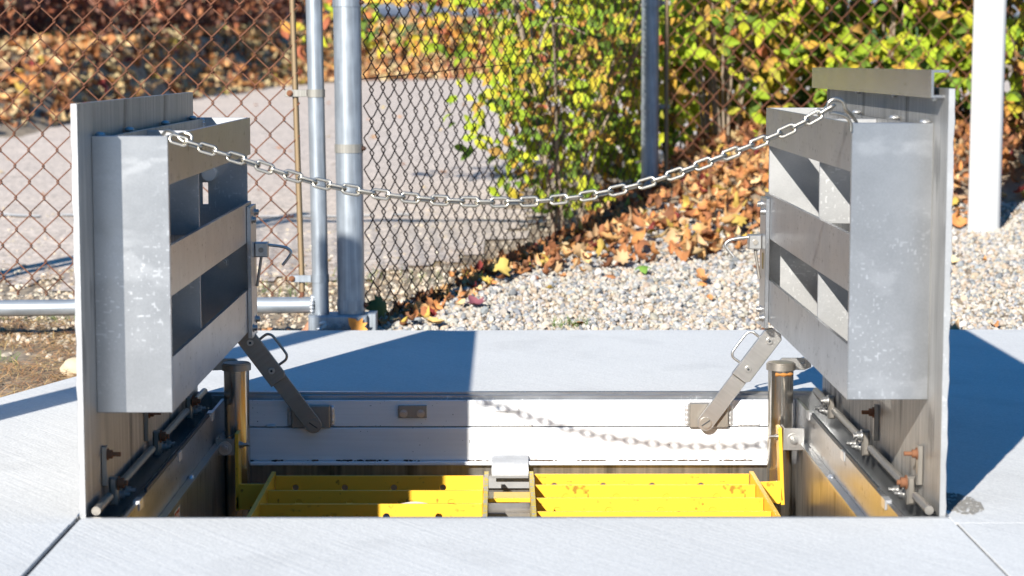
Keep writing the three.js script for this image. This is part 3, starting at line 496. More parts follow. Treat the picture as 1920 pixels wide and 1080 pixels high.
{
  const gz0 = -2.25, o = thing('chain_link_gate', 'rusty chain link gate leaf with galvanized pipe frame', 'gate', [-1.3, 0, gz0]);
  const ux = (y) => -0.4765 - 0.0128 * (y - 0.04);
  part(o, 'upright', cyl(V(ux(0.012), 0.012, gz0), V(ux(1.62), 1.62, gz0), 0.0208, 28), M.galv);
  part(o, 'upright', cyl(V(-2.06, 0.0, gz0), V(-2.065, 1.62, gz0), 0.0208, 20), M.galv);
  part(o, 'bottom_rail', cyl(V(-2.04, 0.035, gz0), V(-0.497, 0.051, gz0), 0.0208, 28), M.galv);
  part(o, 'top_rail', cyl(V(-2.04, 1.60, gz0), V(-0.515, 1.60, gz0), 0.0208, 20), M.galv);
  { const w = []; for (let k = 0; k < 14; k++) { const a = k / 14 * 6.283; w.push(new THREE.SphereGeometry(0.006, 8, 6).translate(-0.4975 + rr(-0.001, 0.001), 0.051 + Math.cos(a) * 0.021, gz0 + Math.sin(a) * 0.021)); } part(o, 'weld_bead', merge(w), M.weld); }
  const tb = cyl(V(-0.5425, 0.9, gz0), V(-0.5235, 0.085, gz0), 0.0075, 4); part(o, 'tension_bar', tb, M.tanBar);
  part(o, 'tension_bar', tube([V(-0.5235, 0.084, gz0), V(-0.526, 0.072, gz0), V(-0.536, 0.064, gz0 + 0.004)], 0.006, 10, 6), M.rust);
  for (const [y, m] of [[0.586, M.galvTan], [0.119, M.galv], [1.05, M.galv]]) {
    const b = band(ux(y), y, gz0, 0.0226, 0.020, m, o);
    part(b, 'clamp', bar(-0.56 + (0.586 - y) * 0.012, ux(y) - 0.0222, y - 0.009, y + 0.009, gz0 + 0.008, gz0 + 0.0125, 0.001), m);
    part(b, 'bolt', hexBolt(V(-0.548, y, gz0 + 0.0125), V(0, 0, 1), 0.006, 0.003), M.rustBolt);
  }
  weave(o, -2.03, gz0, -0.525, gz0, 0.085, 0.078, 38, M.rust);
}
{
  const z = -2.25, px = (y) => -0.3995 - 0.0062 * (y - 0.04), o = thing('gate_post', 'thick galvanized gate post standing in a low steel sleeve', 'post', [-0.4, -0.03, z]);
  part(o, 'pipe', cyl(V(px(-0.03), -0.03, z), V(px(1.75), 1.75, z), 0.0345, 40), M.galv);
  part(o, 'cap', new THREE.SphereGeometry(0.036, 24, 10, 0, 6.2832, 0, 1.57).scale(1, 0.6, 1).translate(px(1.75), 1.75, z), M.galv);
  for (const [y, m] of [[0.448, M.galvTan], [0.052, M.galv], [0.812, M.galv], [1.2, M.galv]]) { const b = band(px(y), y, z, 0.0362, y < 0.1 ? 0.026 : 0.022, m, o); part(b, 'bolt', hexBolt(V(px(y) + 0.034, y, z + 0.008), V(1, 0, 0.2), 0.006, 0.004), M.rustDark); }
  const bs = part(o, 'base_sleeve', bar(-0.505, -0.357, -0.06, 0.029, z - 0.045, z + 0.047, 0.004), M.galv);
  part(bs, 'end_tab', bar(-0.3565, -0.335, -0.06, 0.032, z - 0.04, z + 0.03, 0.002), M.galv);
  for (const x of [-0.45, -0.425]) part(bs, 'nut', hexBolt(V(x, 0.003, z + 0.047), V(0, 0, 1), 0.009, 0.004), M.galv);
  part(bs, 'weld_patch', merge(Array.from({ length: 10 }, () => new THREE.SphereGeometry(rr(0.004, 0.008), 8, 6).scale(1.2, 0.7, 0.4).translate(-0.47 + rr(-0.018, 0.02), rr(-0.012, 0.012), z + 0.047))), M.weld);
  const o2 = thing('hinge_post', 'galvanized post carrying the far edge of the chain link gate', 'post', [-2.14, -0.05, z]);
  part(o2, 'pipe', cyl(V(-2.14, -0.06, z), V(-2.14, 1.75, z), 0.0345, 28), M.galv); part(o2, 'cap', new THREE.SphereGeometry(0.036, 20, 8, 0, 6.2832, 0, 1.57).scale(1, 0.6, 1).translate(-2.14, 1.75, z), M.galv);
}
{
  const o = thing('chain_link_fence', 'dark chain link fence running from the thick gate post to the corner post', 'fence', [0.06, 0, -3.4]);
  weave(o, FA[0] + 0.012, FA[1] - 0.03, FB[0] - 0.02, FB[1] + 0.05, -0.005, 0.165, 40, M.rustDark, true);
  part(o, 'tension_wire', tube([V(FA[0], 0.62, FA[1]), V(0.06, 0.66, -3.43), V(FB[0], 0.68, FB[1])], 0.0016, 20, 5), M.rust);
}
{
  const z = FB[1], o = thing('corner_post', 'galvanized corner post standing in the leaf pile', 'post', [0.52, 0.1, z]);
  part(o, 'pipe', cyl(V(0.522, 0.05, z), V(0.515, 1.85, z), 0.032, 32), M.galv);
  part(o, 'cap', new THREE.SphereGeometry(0.034, 20, 8, 0, 6.2832, 0, 1.57).scale(1, 0.6, 1).translate(0.515, 1.85, z), M.galv);
  for (const y of [0.50, 0.873]) { const b = band(0.52, y, z, 0.0342, 0.022, M.galv, o); part(b, 'clamp', bar(0.555, 0.592, y - 0.006, y + 0.010, z - 0.003, z + 0.004, 0.001), M.galvTan); }
  const o2 = thing('chain_link_fence', 'rusty chain link fence in front of the leafy hedge', 'fence', [1.9, 0.2, z - 0.02]);
  part(o2, 'tension_bar', cyl(V(0.581, 0.17, z), V(0.575, 1.8, z), 0.0085, 4), M.tanBar);
  part(o2, 'top_rail', cyl(V(0.53, 1.80, z), V(3.6, 1.80, z - 0.12), 0.02, 16), M.galv);
  weave(o2, 0.572, z, 3.5, z - 0.12, 0.175, 0.16, 40, M.rust);
}
// white plastic pipe posts: one in view, one beside the slab that throws the soft band of shade
for (const [x, z, h, lean, label] of [[1.605, -3.99, 1.35, 0.006, 'smooth white pipe standing in the gravel before the hedge'], [-1.405, 0.09, 1.46, 0, 'smooth white pipe standing on the concrete ahead of the gate']]) {
  const y = z > -1 ? 0.0 : ground(x, z) - 0.03, o = thing('white_pipe', label, 'pipe', [x, y, z], 'white vent pipes');
  part(o, 'pipe', cyl(V(x, y, z), V(x + lean, y + h, z), 0.054, 40), M.white);
  part(o, 'cap', merge([cyl(V(x + lean, y + h - 0.05, z), V(x + lean, y + h + 0.004, z), 0.0585, 40), new THREE.SphereGeometry(0.0585, 32, 8, 0, 6.2832, 0, 1.57).scale(1, 0.25, 1).translate(x + lean, y + h + 0.0042, z)]), M.white);
}

// ---------------------------------------------------------------- gravel, stones, needles
const dummy = new THREE.Object3D();
function scatter(name, geos, material, label, category, list, colorOf) {     // a mass nobody could count: instanced, a few shapes
  const per = geos.map(() => []); list.forEach((e, i) => per[i % geos.length].push(e));
  const holder = new THREE.Group(); holder.name = numbered(name); holder.userData = { label, category, kind: 'stuff' }; scene.add(holder);
  geos.forEach((g, k) => {
    const m = new THREE.InstancedMesh(g, material, per[k].length); m.name = name + '_pieces'; m.userData.kind = 'stuff'; sh(m);
    per[k].forEach((e, i) => { dummy.position.set(...e.p); dummy.rotation.set(...e.r); dummy.scale.set(...e.s); dummy.updateMatrix(); m.setMatrixAt(i, dummy.matrix); m.setColorAt(i, colorOf(e)); });
    holder.add(m);
  });
  return holder;
}
function stoneGeo(k) {
  const g = new THREE.IcosahedronGeometry(1, 1), p = g.attributes.position, ax = V(hash(k, 1, 1) - 0.5, hash(k, 2, 1) - 0.5, hash(k, 3, 1) - 0.5).normalize(), planes = [];
  for (let i = 0; i < 7; i++) planes.push([V(hash(k, i, 5) - 0.5, hash(k, i, 6) - 0.5, hash(k, i, 7) - 0.5).normalize(), 0.5 + 0.35 * hash(k, i, 8)]);
  for (let i = 0; i < p.count; i++) { const v = V().fromBufferAttribute(p, i); for (const [n, d] of planes) { const t = v.dot(n); if (t > d) v.addScaledVector(n, d - t); } p.setXYZ(i, v.x, v.y, v.z); }
  g.computeVertexNormals(); return g;
}
const stoneTone = 0.88;
const stoneGeos = [0, 1, 2, 3, 4, 5].map(stoneGeo);
const stoneCols = [[0.46, 0.42, 0.36], [0.38, 0.37, 0.36], [0.27, 0.28, 0.29], [0.47, 0.36, 0.26], [0.43, 0.34, 0.25], [0.54, 0.50, 0.45], [0.19, 0.195, 0.20], [0.42, 0.38, 0.31], [0.46, 0.40, 0.33], [0.5, 0.46, 0.40]];
const pick = (a) => a[Math.floor(rnd() * a.length)];
const vary = ([r, g, b], k = 0.16) => { const f = 1 + rr(-k, k); return C(r * f, g * f * (1 + rr(-0.03, 0.03)), b * f); };
{
  const list = [];
  for (let i = 0; i < 52000; i++) {
    const z = rr(-4.35, -2.15), x = rr(-0.36, 2.6); if (x < fenceX(z) + 0.0) continue;
    const s = rr(0.003, 0.0085) * (rnd() < 0.05 ? 1.7 : 1);
    list.push({ p: [x, ground(x, z) + rr(-0.2, 0.9) * s, z], r: [rnd() * 6, rnd() * 6, rnd() * 6], s: [s * rr(0.8, 1.3), s * rr(0.6, 0.95), s * rr(0.8, 1.2)] });
  }
  scatter('gravel', stoneGeos, M.stone, 'pale crushed stone gravel between the slab and the leaf pile', 'gravel', list, () => vary(pick(stoneCols)).multiplyScalar(stoneTone));
  const l2 = [];
  for (let i = 0; i < 6000; i++) {
    const z = rr(-3.7, -1.0), x = rr(-2.2, fenceX(z) - 0.02); if (inSlab(x, z - 0.03) || (z > -2.2 && (rnd() < 0.6 || fbm(x / 4 + 9, z / 4 + 9, 8, 61, 2) < 0.5))) continue;
    const s = rr(0.004, 0.012); l2.push({ p: [x, ground(x, z) + rr(-0.5, 0.5) * s, z], r: [rnd() * 6, rnd() * 6, rnd() * 6], s: [s * 1.2, s * 0.7, s] });
  }
  for (let i = 0; i < 5000; i++) { const z = rr(-5.6, -2.6), x = rr(-2.6, fenceX(z) - 0.05), s = rr(0.003, 0.009); l2.push({ p: [x, ground(x, z) + rr(-0.3, 0.5) * s, z], r: [rnd() * 6, rnd() * 6, rnd() * 6], s: [s * 1.2, s * 0.7, s] }); }
  scatter('loose_stones', stoneGeos, M.stone, 'loose tan stones scattered along the gate and the asphalt edge', 'stones', l2, () => vary(pick([[0.45, 0.36, 0.25], [0.5, 0.42, 0.32], [0.36, 0.31, 0.24], [0.55, 0.48, 0.38]])));
}
// pine needles and dry grass on the soil by the gate
{
  const blade = new THREE.BufferGeometry(); blade.setAttribute('position', new THREE.Float32BufferAttribute([-0.5, 0, -0.012, 0, 0.06, -0.016, 0.5, 0, -0.01, 0.5, 0, 0.01, 0, 0.06, 0.016, -0.5, 0, 0.012], 3)); blade.setIndex([0, 5, 1, 5, 4, 1, 1, 4, 2, 4, 3, 2]); blade.computeVertexNormals();
  const list = [];
  for (let i = 0; i < 30000; i++) {
    const near = i < 20000, z = near ? rr(-2.6, -0.9) : rr(-4.2, -2.3), x = near ? rr(-2.1, -0.7) : rr(-2.4, fenceX(z) - 0.02); if (inSlab(x, z - 0.02)) continue;
    if (fbm(x / 4 + 3, z / 4 + 3, 8, 41, 3) < (near ? 0.32 : 0.44)) continue;
    const s = rr(0.03, 0.07); list.push({ p: [x, ground(x, z) + rr(0, 0.012), z], r: [rr(-0.25, 0.25), rnd() * 6.3, rr(-0.3, 0.3)], s: [s, s, s * 0.8] });
  }
  scatter('pine_needles', [blade], M.needle, 'dry brown needles and grass matting the soil by the gate', 'needles', list, () => vary(pick([[0.42, 0.22, 0.09], [0.50, 0.31, 0.14], [0.33, 0.16, 0.07], [0.44, 0.31, 0.12]])));
  // green tufts
  const tufts = []; for (const [tx, tz, n, w] of [[0.16, -2.33, 70, 0.05], [1.02, -2.2, 70, 0.03], [-1.25, -2.6, 60, 0.12], [-0.8, -3.1, 90, 0.2], [-0.3, -3.4, 80, 0.25], [-1.3, -1.9, 60, 0.15]]) for (let i = 0; i < n; i++) { const x = tx + rr(-w, w), z = tz + rr(-w * 0.5, w * 0.5), s = rr(0.02, 0.05); tufts.push({ p: [x, ground(x, z) + 0.012, z], r: [rnd() * 6, rnd() * 6, rr(0.6, 1.5)], s: [s, s, s * 1.3] }); }
  scatter('grass', [blade], M.needle, 'small green grass tufts sprouting in the gravel and soil', 'grass', tufts, () => vary([0.10, 0.17, 0.03], 0.3));
}
// larger single stones
[[-0.985, -1.72, 0.032, [0.52, 0.42, 0.28], 'smooth oval tan stone lying by the slanting slab edge'], [-0.90, -1.62, 0.020, [0.6, 0.58, 0.53], 'whitish pebble beside the smooth oval tan stone'], [0.80, -4.75, 0.05, [0.55, 0.36, 0.27], 'round pinkish stone behind the fence above the leaf pile'], [0.93, -4.15, 0.045, [0.55, 0.40, 0.22], 'yellowish cobble poking out of the leaf pile'], [1.01, -4.2, 0.06, [0.2, 0.18, 0.15], 'dark grey cobble next to the yellowish cobble']].forEach(([x, z, s, c, label], i) => {
  const g = new THREE.IcosahedronGeometry(1, 3), p = g.attributes.position; for (let k = 0; k < p.count; k++) { const v = V().fromBufferAttribute(p, k), f = 1 + 0.18 * (vnoise(v.x * 0.2 + i + 2, v.y * 0.2 + v.z * 0.13 + 2, 16, 16, i) - 0.5); p.setXYZ(k, v.x * f * s * 1.3, v.y * f * s * 0.8, v.z * f * s); } g.computeVertexNormals();
  const m = single('stone', g, mat({ color: C(...c), roughness: 0.9 }), label, 'stone'); m.position.set(x, ground(x, z) + s * 0.45, z); m.rotation.y = i;
});

// ---------------------------------------------------------------- fallen leaves
function leafGeo(outline, curl, fold, k) {                 // fan of small faces, curled; unit length along x
  const n = outline.length, P = [0.42, 0, 0], I = [], f = (x, y, i) => { const h = curl * ((x - 0.5) ** 2 * 2.2) + fold * Math.abs(y) * 1.1 + 0.09 * (hash(k, i, 3) - 0.5); return h; };
  outline.forEach(([x, y], i) => { P.push(x, f(x, y, i), y); });
  const mid = outline.map(([x, y], i) => [lerp(0.42, x, 0.55), lerp(0, y, 0.55)]); mid.forEach(([x, y], i) => P.push(x, f(x, y, i + 40) * 0.6, y));
  for (let i = 0; i < n; i++) { const j = (i + 1) % n; I.push(0, 1 + n + i, 1 + n + j, 1 + n + i, 1 + i, 1 + j, 1 + n + i, 1 + j, 1 + n + j); }
  const g = new THREE.BufferGeometry(); g.setAttribute('position', new THREE.Float32BufferAttribute(P, 3)); g.setIndex(I); g.computeVertexNormals(); g.translate(-0.45, 0, 0); return g;
}
const half = [[0.02, 0.04], [-0.02, 0.22], [0.16, 0.24], [0.2, 0.46], [0.34, 0.34], [0.5, 0.5], [0.55, 0.24], [0.74, 0.22], [1, 0]];
const maple = [...half.map(([x, y]) => [x, y]), ...half.slice(0, -1).reverse().map(([x, y]) => [x, -y])];
const oh = [[0, 0.02], [0.12, 0.13], [0.22, 0.08], [0.34, 0.2], [0.46, 0.11], [0.6, 0.24], [0.7, 0.13], [0.84, 0.14], [1, 0]];
const oak = [...oh, ...oh.slice(0, -1).reverse().map(([x, y]) => [x, -y])];
const ovh = [[0, 0], [0.15, 0.17], [0.38, 0.27], [0.62, 0.23], [0.85, 0.1], [1, 0]];
const ovate = [...ovh, ...ovh.slice(1, -1).reverse().map(([x, y]) => [x, -y])];
const fallen = [leafGeo(maple, 0.35, 0.3, 1), leafGeo(maple, -0.4, -0.3, 2), leafGeo(oak, 0.4, 0.5, 3), leafGeo(ovate, 0.5, 0.5, 4), leafGeo(maple, 0.7, -0.6, 5)];
const leafCols = [[0.46, 0.20, 0.065], [0.38, 0.16, 0.06], [0.54, 0.30, 0.12], [0.28, 0.11, 0.045], [0.60, 0.42, 0.21], [0.20, 0.085, 0.04], [0.52, 0.36, 0.08], [0.44, 0.28, 0.15], [0.22, 0.035, 0.03], [0.38, 0.38, 0.07]];
const wts = [5, 5, 4, 4, 2.5, 3, 1.2, 2.5, 0.6, 0.35], wsum = wts.reduce((a, b) => a + b, 0);
const leafCol = () => { let t = rnd() * wsum; for (let i = 0; i < wts.length; i++) { t -= wts[i]; if (t < 0) return vary(leafCols[i], 0.25); } return vary(leafCols[0]); };
{
  const list = [], big = [];
  const add = (x, z, lift, s) => list.push({ p: [x, ground(x, z) + lift, z], r: [rr(-0.9, 0.9), rnd() * 6.3, rr(-0.9, 0.9)], s: [s * rr(0.8, 1.2), s * rr(0.7, 1.9), s * rr(0.7, 1.1)] });
  for (let i = 0; i < 9000; i++) {                          // pile under the hedge
    const z = rr(-6.4, -3.05), d = dOf(z), x = rr(-0.4, 3.4), fx = fenceX(Math.max(z, FB[1]));
    if (x < fx - 0.12) continue;
    const front = 6.55 + 0.25 * smooth(1.0, 1.8, x) + 0.45 * smooth(1.1, 1.5, x) - 0.9 * smooth(0.45, 0.0, x - fx) + 0.25 * (vnoise(x / 4 + 5, 0.3, 16, 4, 9) - 0.5);
    if (d < front - 0.12 || (d < front + 0.15 && rnd() < 0.6)) continue;
    const away = smooth(0.0, 0.45, x - fx); add(x, z, (rr(0.0, 0.05) + 0.05 * smooth(front, front + 0.5, d)) * lerp(0.35, 1, away), rr(0.030, 0.075) * lerp(0.75, 1, away));
  }
  for (let i = 0; i < 420; i++) { const z = rr(-4.6, -2.33), x = fenceX(z) + rr(-0.05, 0.09); add(x, z, rr(0.0, 0.02), rr(0.022, 0.05)); }   // drifted along the oblique fence
  scatter('leaf_litter', fallen, M.dryLeaf, 'heap of fallen orange and brown leaves under the hedge', 'leaves', list, leafCol);
  const far = [];
  for (let i = 0; i < 14000; i++) {
    const x = rr(-7, 4), e = edgeD(x), t = rnd() * 5.5, z = 3.01 - e - t + 0.25; const s = rr(0.07, 0.14);
    far.push({ p: [x, ground(x, z) + rr(0.0, 0.05), z], r: [rr(-0.8, 0.8), rnd() * 6.3, rr(-0.8, 0.8)], s: [s, s, s] });
  }
  for (let i = 0; i < 70; i++) { const z = rr(-14, -3.5), x = rr(-3.5, fenceX(Math.max(z, FB[1])) - 0.2), s = rr(0.025, 0.05); far.push({ p: [x, ground(x, z) + 0.015, z], r: [rr(-0.4, 0.4), rnd() * 6.3, rr(-0.4, 0.4)], s: [s, s, s] }); }
  scatter('leaf_litter', fallen, M.dryLeaf, 'fallen orange leaves covering the bank beyond the asphalt lot', 'leaves', far, () => rnd() < 0.25 ? vary([0.55, 0.42, 0.22], 0.2) : leafCol());
  // leaves lying singly
  const one = (x, z, s, c, k, label, rx = rr(-0.3, 0.3), rz = rr(-0.3, 0.3), lift = 0.014, group) => { const m = single('fallen_leaf', fallen[k], mat({ color: C(...c), roughness: 0.8 }), label, 'leaf', group); m.position.set(x, ground(x, z) + lift, z); m.scale.setScalar(s); m.rotation.set(rx, rnd() * 6.3, rz); };
  one(-0.385, -2.19, 0.055, [0.62, 0.27, 0.05], 0, 'bright orange leaf leaning on the steel sleeve of the gate post', 0.9, 0.5, 0.03);
  one(-0.62, -2.22, 0.07, [0.36, 0.17, 0.07], 2, 'curled brown leaf behind the slab under the gate rail', 0.3, 0.3, 0.03);
  one(-0.53, -2.23, 0.06, [0.33, 0.16, 0.09], 4, 'dull brown leaf beside the steel sleeve of the gate post', 0.3, 0.2, 0.025);
  one(-0.09, -2.60, 0.06, [0.20, 0.06, 0.075], 0, 'crumpled crimson leaf on the gravel by the dark fence', 0.25, 0.15, 0.016);
  one(-0.19, -2.33, 0.06, [0.58, 0.37, 0.13], 0, 'flat tan leaf on the gravel beside the gate post', 0, 0, 0.016);
  one(-0.02, -3.0, 0.06, [0.46, 0.33, 0.08], 4, 'mustard yellow leaf standing against the dark fence', 0.9, 0.3, 0.045);
  one(-0.335, -2.34, 0.07, [0.05, 0.085, 0.02], 1, 'dark green leaf propped behind the gate post', 1.2, 0.5, 0.06);
  one(0.40, -3.15, 0.055, [0.13, 0.24, 0.03], 1, 'bright green maple leaf at the front of the leaf pile', 0.5, 0.2, 0.03);
  one(0.86, -3.35, 0.11, [0.34, 0.38, 0.04], 0, 'large yellow green leaf on the gravel near the hook', 0.6, 0.2, 0.04);
  one(0.86, -3.22, 0.07, [0.30, 0.19, 0.13], 1, 'dull mauve brown leaf below the large yellow green leaf', 0.8, 0.2, 0.03);
  one(0.98, -3.02, 0.085, [0.40, 0.16, 0.06], 4, 'rust brown curled leaf standing on the gravel near the latch plate', 1.1, 0.2, 0.045);
  one(0.56, -2.95, 0.09, [0.44, 0.20, 0.07], 2, 'long brown oak leaf lying across the gravel', 0.1, 0.1, 0.02);
  for (let i = 0; i < 46; i++) { const z = rr(-3.6, -2.22), x = rr(-0.25, 2.2); if (x < fenceX(z) + 0.1) continue; one(x, z, rr(0.018, 0.055), (() => { const c = leafCol(); return [c.r, c.g, c.b]; })(), i % 5, 'small dry leaf scattered on the pale gravel', rr(-0.5, 0.5), rr(-0.5, 0.5), 0.014, 'small leaves scattered on the gravel'); }
}

// ---------------------------------------------------------------- shrubs
const bushLeaf = [leafGeo(ovate, -0.25, 0.25, 11), leafGeo(ovate, -0.4, 0.4, 12), leafGeo(ovate, 0.2, 0.2, 13)].map((g) => { g.scale(1, 1, 0.95); return g; });
const greens = [[0.24, 0.33, 0.015], [0.33, 0.42, 0.02], [0.15, 0.25, 0.02], [0.44, 0.45, 0.025], [0.10, 0.16, 0.018]];
const golds = [[0.48, 0.38, 0.03], [0.52, 0.30, 0.04], [0.42, 0.24, 0.05], [0.38, 0.36, 0.04]];
const rusts = [[0.46, 0.16, 0.05], [0.36, 0.11, 0.05], [0.30, 0.16, 0.06], [0.5, 0.24, 0.05]];
const leafMats = {}; const lm = (c) => { const k = c.join(); return leafMats[k] ??= (() => { const m = leafMat(0.25); m.color = C(...c); return m; })(); };
function shrub(name, label, cx, cz, rx, ry, rz, y0, nLeaf, nSingle, size, palette, twigMat, opts = {}) {
  const o = thing(name, label, 'shrub', [cx, y0, cz], opts.group);
  const stems = [], nStem = opts.stems ?? 9, tips = [];
  for (let i = 0; i < nStem; i++) {
    const a = rnd() * 6.283, bx = cx + Math.cos(a) * 0.12 * rx, bz = cz + Math.sin(a) * 0.12 * rz, ex = cx + Math.cos(a) * rx * rr(0.3, 0.95), ez = cz + Math.sin(a) * rz * rr(0.3, 0.9), ey = y0 + ry * rr(0.6, 1.05);
    const pts = [V(bx, y0 - 0.03, bz), V(lerp(bx, ex, 0.3) + rr(-0.04, 0.04), lerp(y0, ey, 0.45), lerp(bz, ez, 0.3)), V(ex, ey, ez), V(ex + rr(-0.1, 0.1), ey - rr(0, 0.1), ez + rr(-0.1, 0.1))];
    part(o, 'stem', tube(pts, opts.stemR ?? 0.006, 14, 5), twigMat);
    for (let k = 0; k < (opts.twigs ?? 7); k++) { const t = rr(0.3, 1), c = new THREE.CatmullRomCurve3(pts), p = c.getPoint(t), q = p.clone().add(V(rr(-1, 1), rr(-0.4, 0.8), rr(-1, 1)).multiplyScalar(rr(0.1, 0.28) * Math.max(rx, 0.5))); stems.push(tube([p, p.clone().lerp(q, 0.5).add(V(0, rr(0, 0.03), 0)), q], (opts.stemR ?? 0.006) * 0.4, 6, 4)); tips.push([p, q]); }
  }
  if (stems.length) part(o, 'twigs', merge(stems), twigMat).userData.kind = 'stuff';
  const leaves = [];
  const clumps = Array.from({ length: opts.clumps ?? 60 }, () => { let p; do { p = V(rr(-1, 1), rr(-1, 1), rr(-1, 1)); } while (p.length() > 1); return V(cx + p.x * rx, y0 + ry * 0.52 + p.y * ry * 0.52, cz + p.z * rz); });
  for (let i = 0; i < nLeaf; i++) {
    const c = pick(clumps), w = opts.spread ?? 0.10, p = V(c.x + rr(-w, w) + rr(-w, w), c.y + rr(-w, w), c.z + rr(-w, w) + rr(-w, w)); if (p.y < y0 + 0.02) continue;
    if (opts.keep && !opts.keep(p)) continue;
    const warm = vnoise(c.x / 3 + 20, c.y / 3 + 20, 32, 32, 19);
    const col = palette(p, warm);
    const nrm = V(-0.25 + rr(-0.8, 0.8), 0.35 + rr(-0.6, 0.6), 0.75 + rr(-0.5, 0.5)).normalize(), e3 = new THREE.Euler().setFromQuaternion(new THREE.Quaternion().setFromUnitVectors(V(0, 1, 0), nrm).multiply(new THREE.Quaternion().setFromAxisAngle(V(0, 1, 0), rr(-1.2, 1.2) - 1.57)));
    leaves.push({ p, r: [e3.x, e3.y, e3.z], s: size * rr(0.65, 1.25), col });
  }
  // nearest to the sunlit open side first: these become leaves of their own
  leaves.sort((a, b) => (b.p.z + 0.3 * b.p.x * -1) - (a.p.z + 0.3 * a.p.x * -1));
  leaves.slice(0, nSingle).forEach((e, i) => { const m = sh(new THREE.Mesh(bushLeaf[i % 3], lm(e.col))); m.name = 'leaf'; m.position.copy(e.p).sub(o.position); m.rotation.set(...e.r); m.scale.setScalar(e.s); o.add(m); });
  const rest = leaves.slice(nSingle);
  bushLeaf.forEach((g, k) => {
    const l = rest.filter((_, i) => i % 3 === k), m = new THREE.InstancedMesh(g, M.leaf, l.length); m.name = 'foliage'; m.userData.kind = 'stuff'; sh(m);
    l.forEach((e, i) => { dummy.position.copy(e.p).sub(o.position); dummy.rotation.set(...e.r); dummy.scale.setScalar(e.s); dummy.updateMatrix(); m.setMatrixAt(i, dummy.matrix); m.setColorAt(i, vary(e.col, 0.25)); }); o.add(m);
  });
  return o;
}
const behind = (p) => p.z < FB[1] - 0.10 - 0.0 * p.x;
const mix = (g, y, r) => (p, w) => { const t = rnd() + (w - 0.5) * 0.9; return t < g ? pick(greens) : t < g + y ? pick(golds) : t < g + y + r ? pick(rusts) : pick(greens); };
const HG = 'shrubs of the leafy hedge';
shrub('hedge_shrub', 'yellow and green leafed shrub beside the corner post', 0.85, -5.25, 0.55, 1.35, 0.62, ground(0.85, -5.2), 1500, 290, 0.072, mix(0.52, 0.42, 0.04), M.twig, { keep: behind, group: HG, clumps: 70, stems: 16, twigs: 11 });
shrub('hedge_shrub', 'bright green leafed shrub behind the channelled door', 1.45, -5.3, 0.62, 1.45, 0.66, ground(1.45, -5.2), 1750, 290, 0.08, mix(0.78, 0.2, 0.0), M.twig, { keep: behind, group: HG, clumps: 72, stems: 16, twigs: 11 });
shrub('hedge_shrub', 'gold and brown leafed shrub behind the white pipe', 2.15, -5.25, 0.6, 1.4, 0.6, ground(2.1, -5.2), 1300, 290, 0.077, mix(0.38, 0.42, 0.16), M.bark, { keep: behind, group: HG, clumps: 60, stems: 18, twigs: 12 });
shrub('hedge_shrub', 'green shrub growing deeper in the hedge', 1.4, -6.3, 1.6, 1.9, 0.6, ground(1.4, -6.2), 4200, 60, 0.08, mix(0.75, 0.15, 0.1), M.bark, { group: HG, clumps: 150, spread: 0.14, stems: 14 });
shrub('hedge_shrub', 'olive shrub growing behind the corner post', 0.75, -6.1, 0.7, 1.2, 0.45, ground(0.75, -6.1), 1500, 40, 0.075, mix(0.6, 0.25, 0.1), M.bark, { group: HG, clumps: 70, spread: 0.12, stems: 12, twigs: 9 });
const offFence = (p) => p.x < fenceX(Math.max(p.z, FB[1])) - 0.06 || p.z < FB[1] - 0.08;
shrub('roadside_shrub', 'loose shrub with green and yellow leaves behind the dark fence', 0.22, -4.75, 0.36, 1.15, 0.7, ground(0.1, -4.9), 1050, 280, 0.058, mix(0.62, 0.3, 0.06), M.twig, { keep: offFence, clumps: 60, stems: 9, spread: 0.07 });
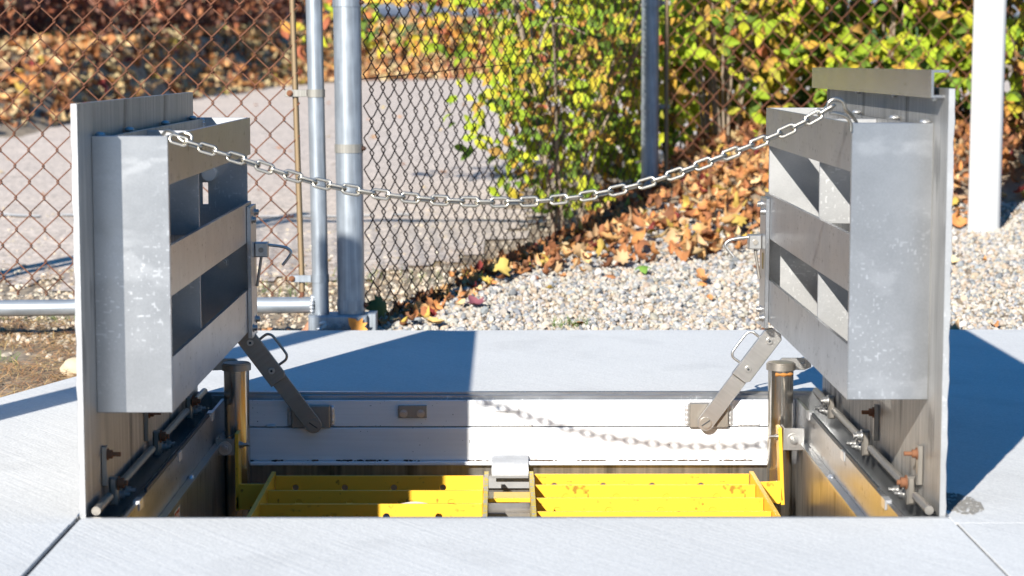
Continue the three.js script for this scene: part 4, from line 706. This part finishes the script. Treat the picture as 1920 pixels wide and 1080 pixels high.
shrub('roadside_shrub', 'thin shrub with orange and red leaves behind the dark fence', -0.15, -6.1, 0.85, 0.5, 0.5, 0.62, 620, 260, 0.062, mix(0.2, 0.42, 0.4), M.redTwig, { keep: (p) => p.y > 0.7 - 0.0 * p.x, clumps: 46, stems: 7, spread: 0.08, stemR: 0.003 });
// bramble thicket on the bank, far off
for (const [x, d, rx, h, label] of [[-4.35, 15.6, 0.7, 0.8, 'reddish bramble bush at the near end of the bank'], [-3.95, 17.2, 0.75, 0.8, 'russet bramble bush with tangled red stems on the bank'], [-3.6, 19.2, 0.75, 0.9, 'brown bramble bush with dry leaves on the bank'], [-3.25, 21.2, 0.8, 0.95, 'bramble bush with red canes arching over the bank'], [-2.95, 23.2, 0.85, 1.0, 'bramble bush of mixed red and tan leaves'], [-2.6, 25.4, 0.8, 1.1, 'sparse bramble bush where the bank meets the verge'], [-4.6, 19.5, 1.0, 1.2, 'tall dull brown thicket behind the brambles']])
  shrub('bramble_bush', label, x, 3.01 - d, rx, h, 0.9, ground(x, 3.01 - d), 1700, 0, 0.09, () => pick([[0.34, 0.11, 0.055], [0.26, 0.12, 0.075], [0.40, 0.16, 0.07], [0.18, 0.085, 0.06], [0.30, 0.21, 0.13]]), M.redTwig, { group: 'brambles on the far bank', stems: 22, twigs: 9, stemR: 0.009, clumps: 120, spread: 0.14 });
shrub('bank_tree', 'dark leafless thicket filling the top of the bank', -4.5, -24, 2.8, 3.2, 1.5, ground(-4.5, -24), 2600, 0, 0.12, () => pick([[0.12, 0.065, 0.045], [0.17, 0.08, 0.05], [0.22, 0.13, 0.09]]), M.bark, { stems: 26, twigs: 10, stemR: 0.014, clumps: 160, spread: 0.25 });
// yellow barrier on the far road
{
  const o = thing('road_barrier', 'yellow rail barrier on white posts beside the far road', 'barrier', [-1, 1.3, -33]);
  part(o, 'rail', cyl(V(-6, 1.62, -33.5), V(3.5, 1.86, -33), 0.07, 12), mat({ color: C(0.75, 0.45, 0.03), roughness: 0.5 }));
  for (const x of [-5, -1.75, 1.5]) part(o, 'post', cyl(V(x, ground(x, -33.2), -33.25), V(x, 2.1, -33.25), 0.05, 12), M.white);
}
renderer.render(scene, camera);
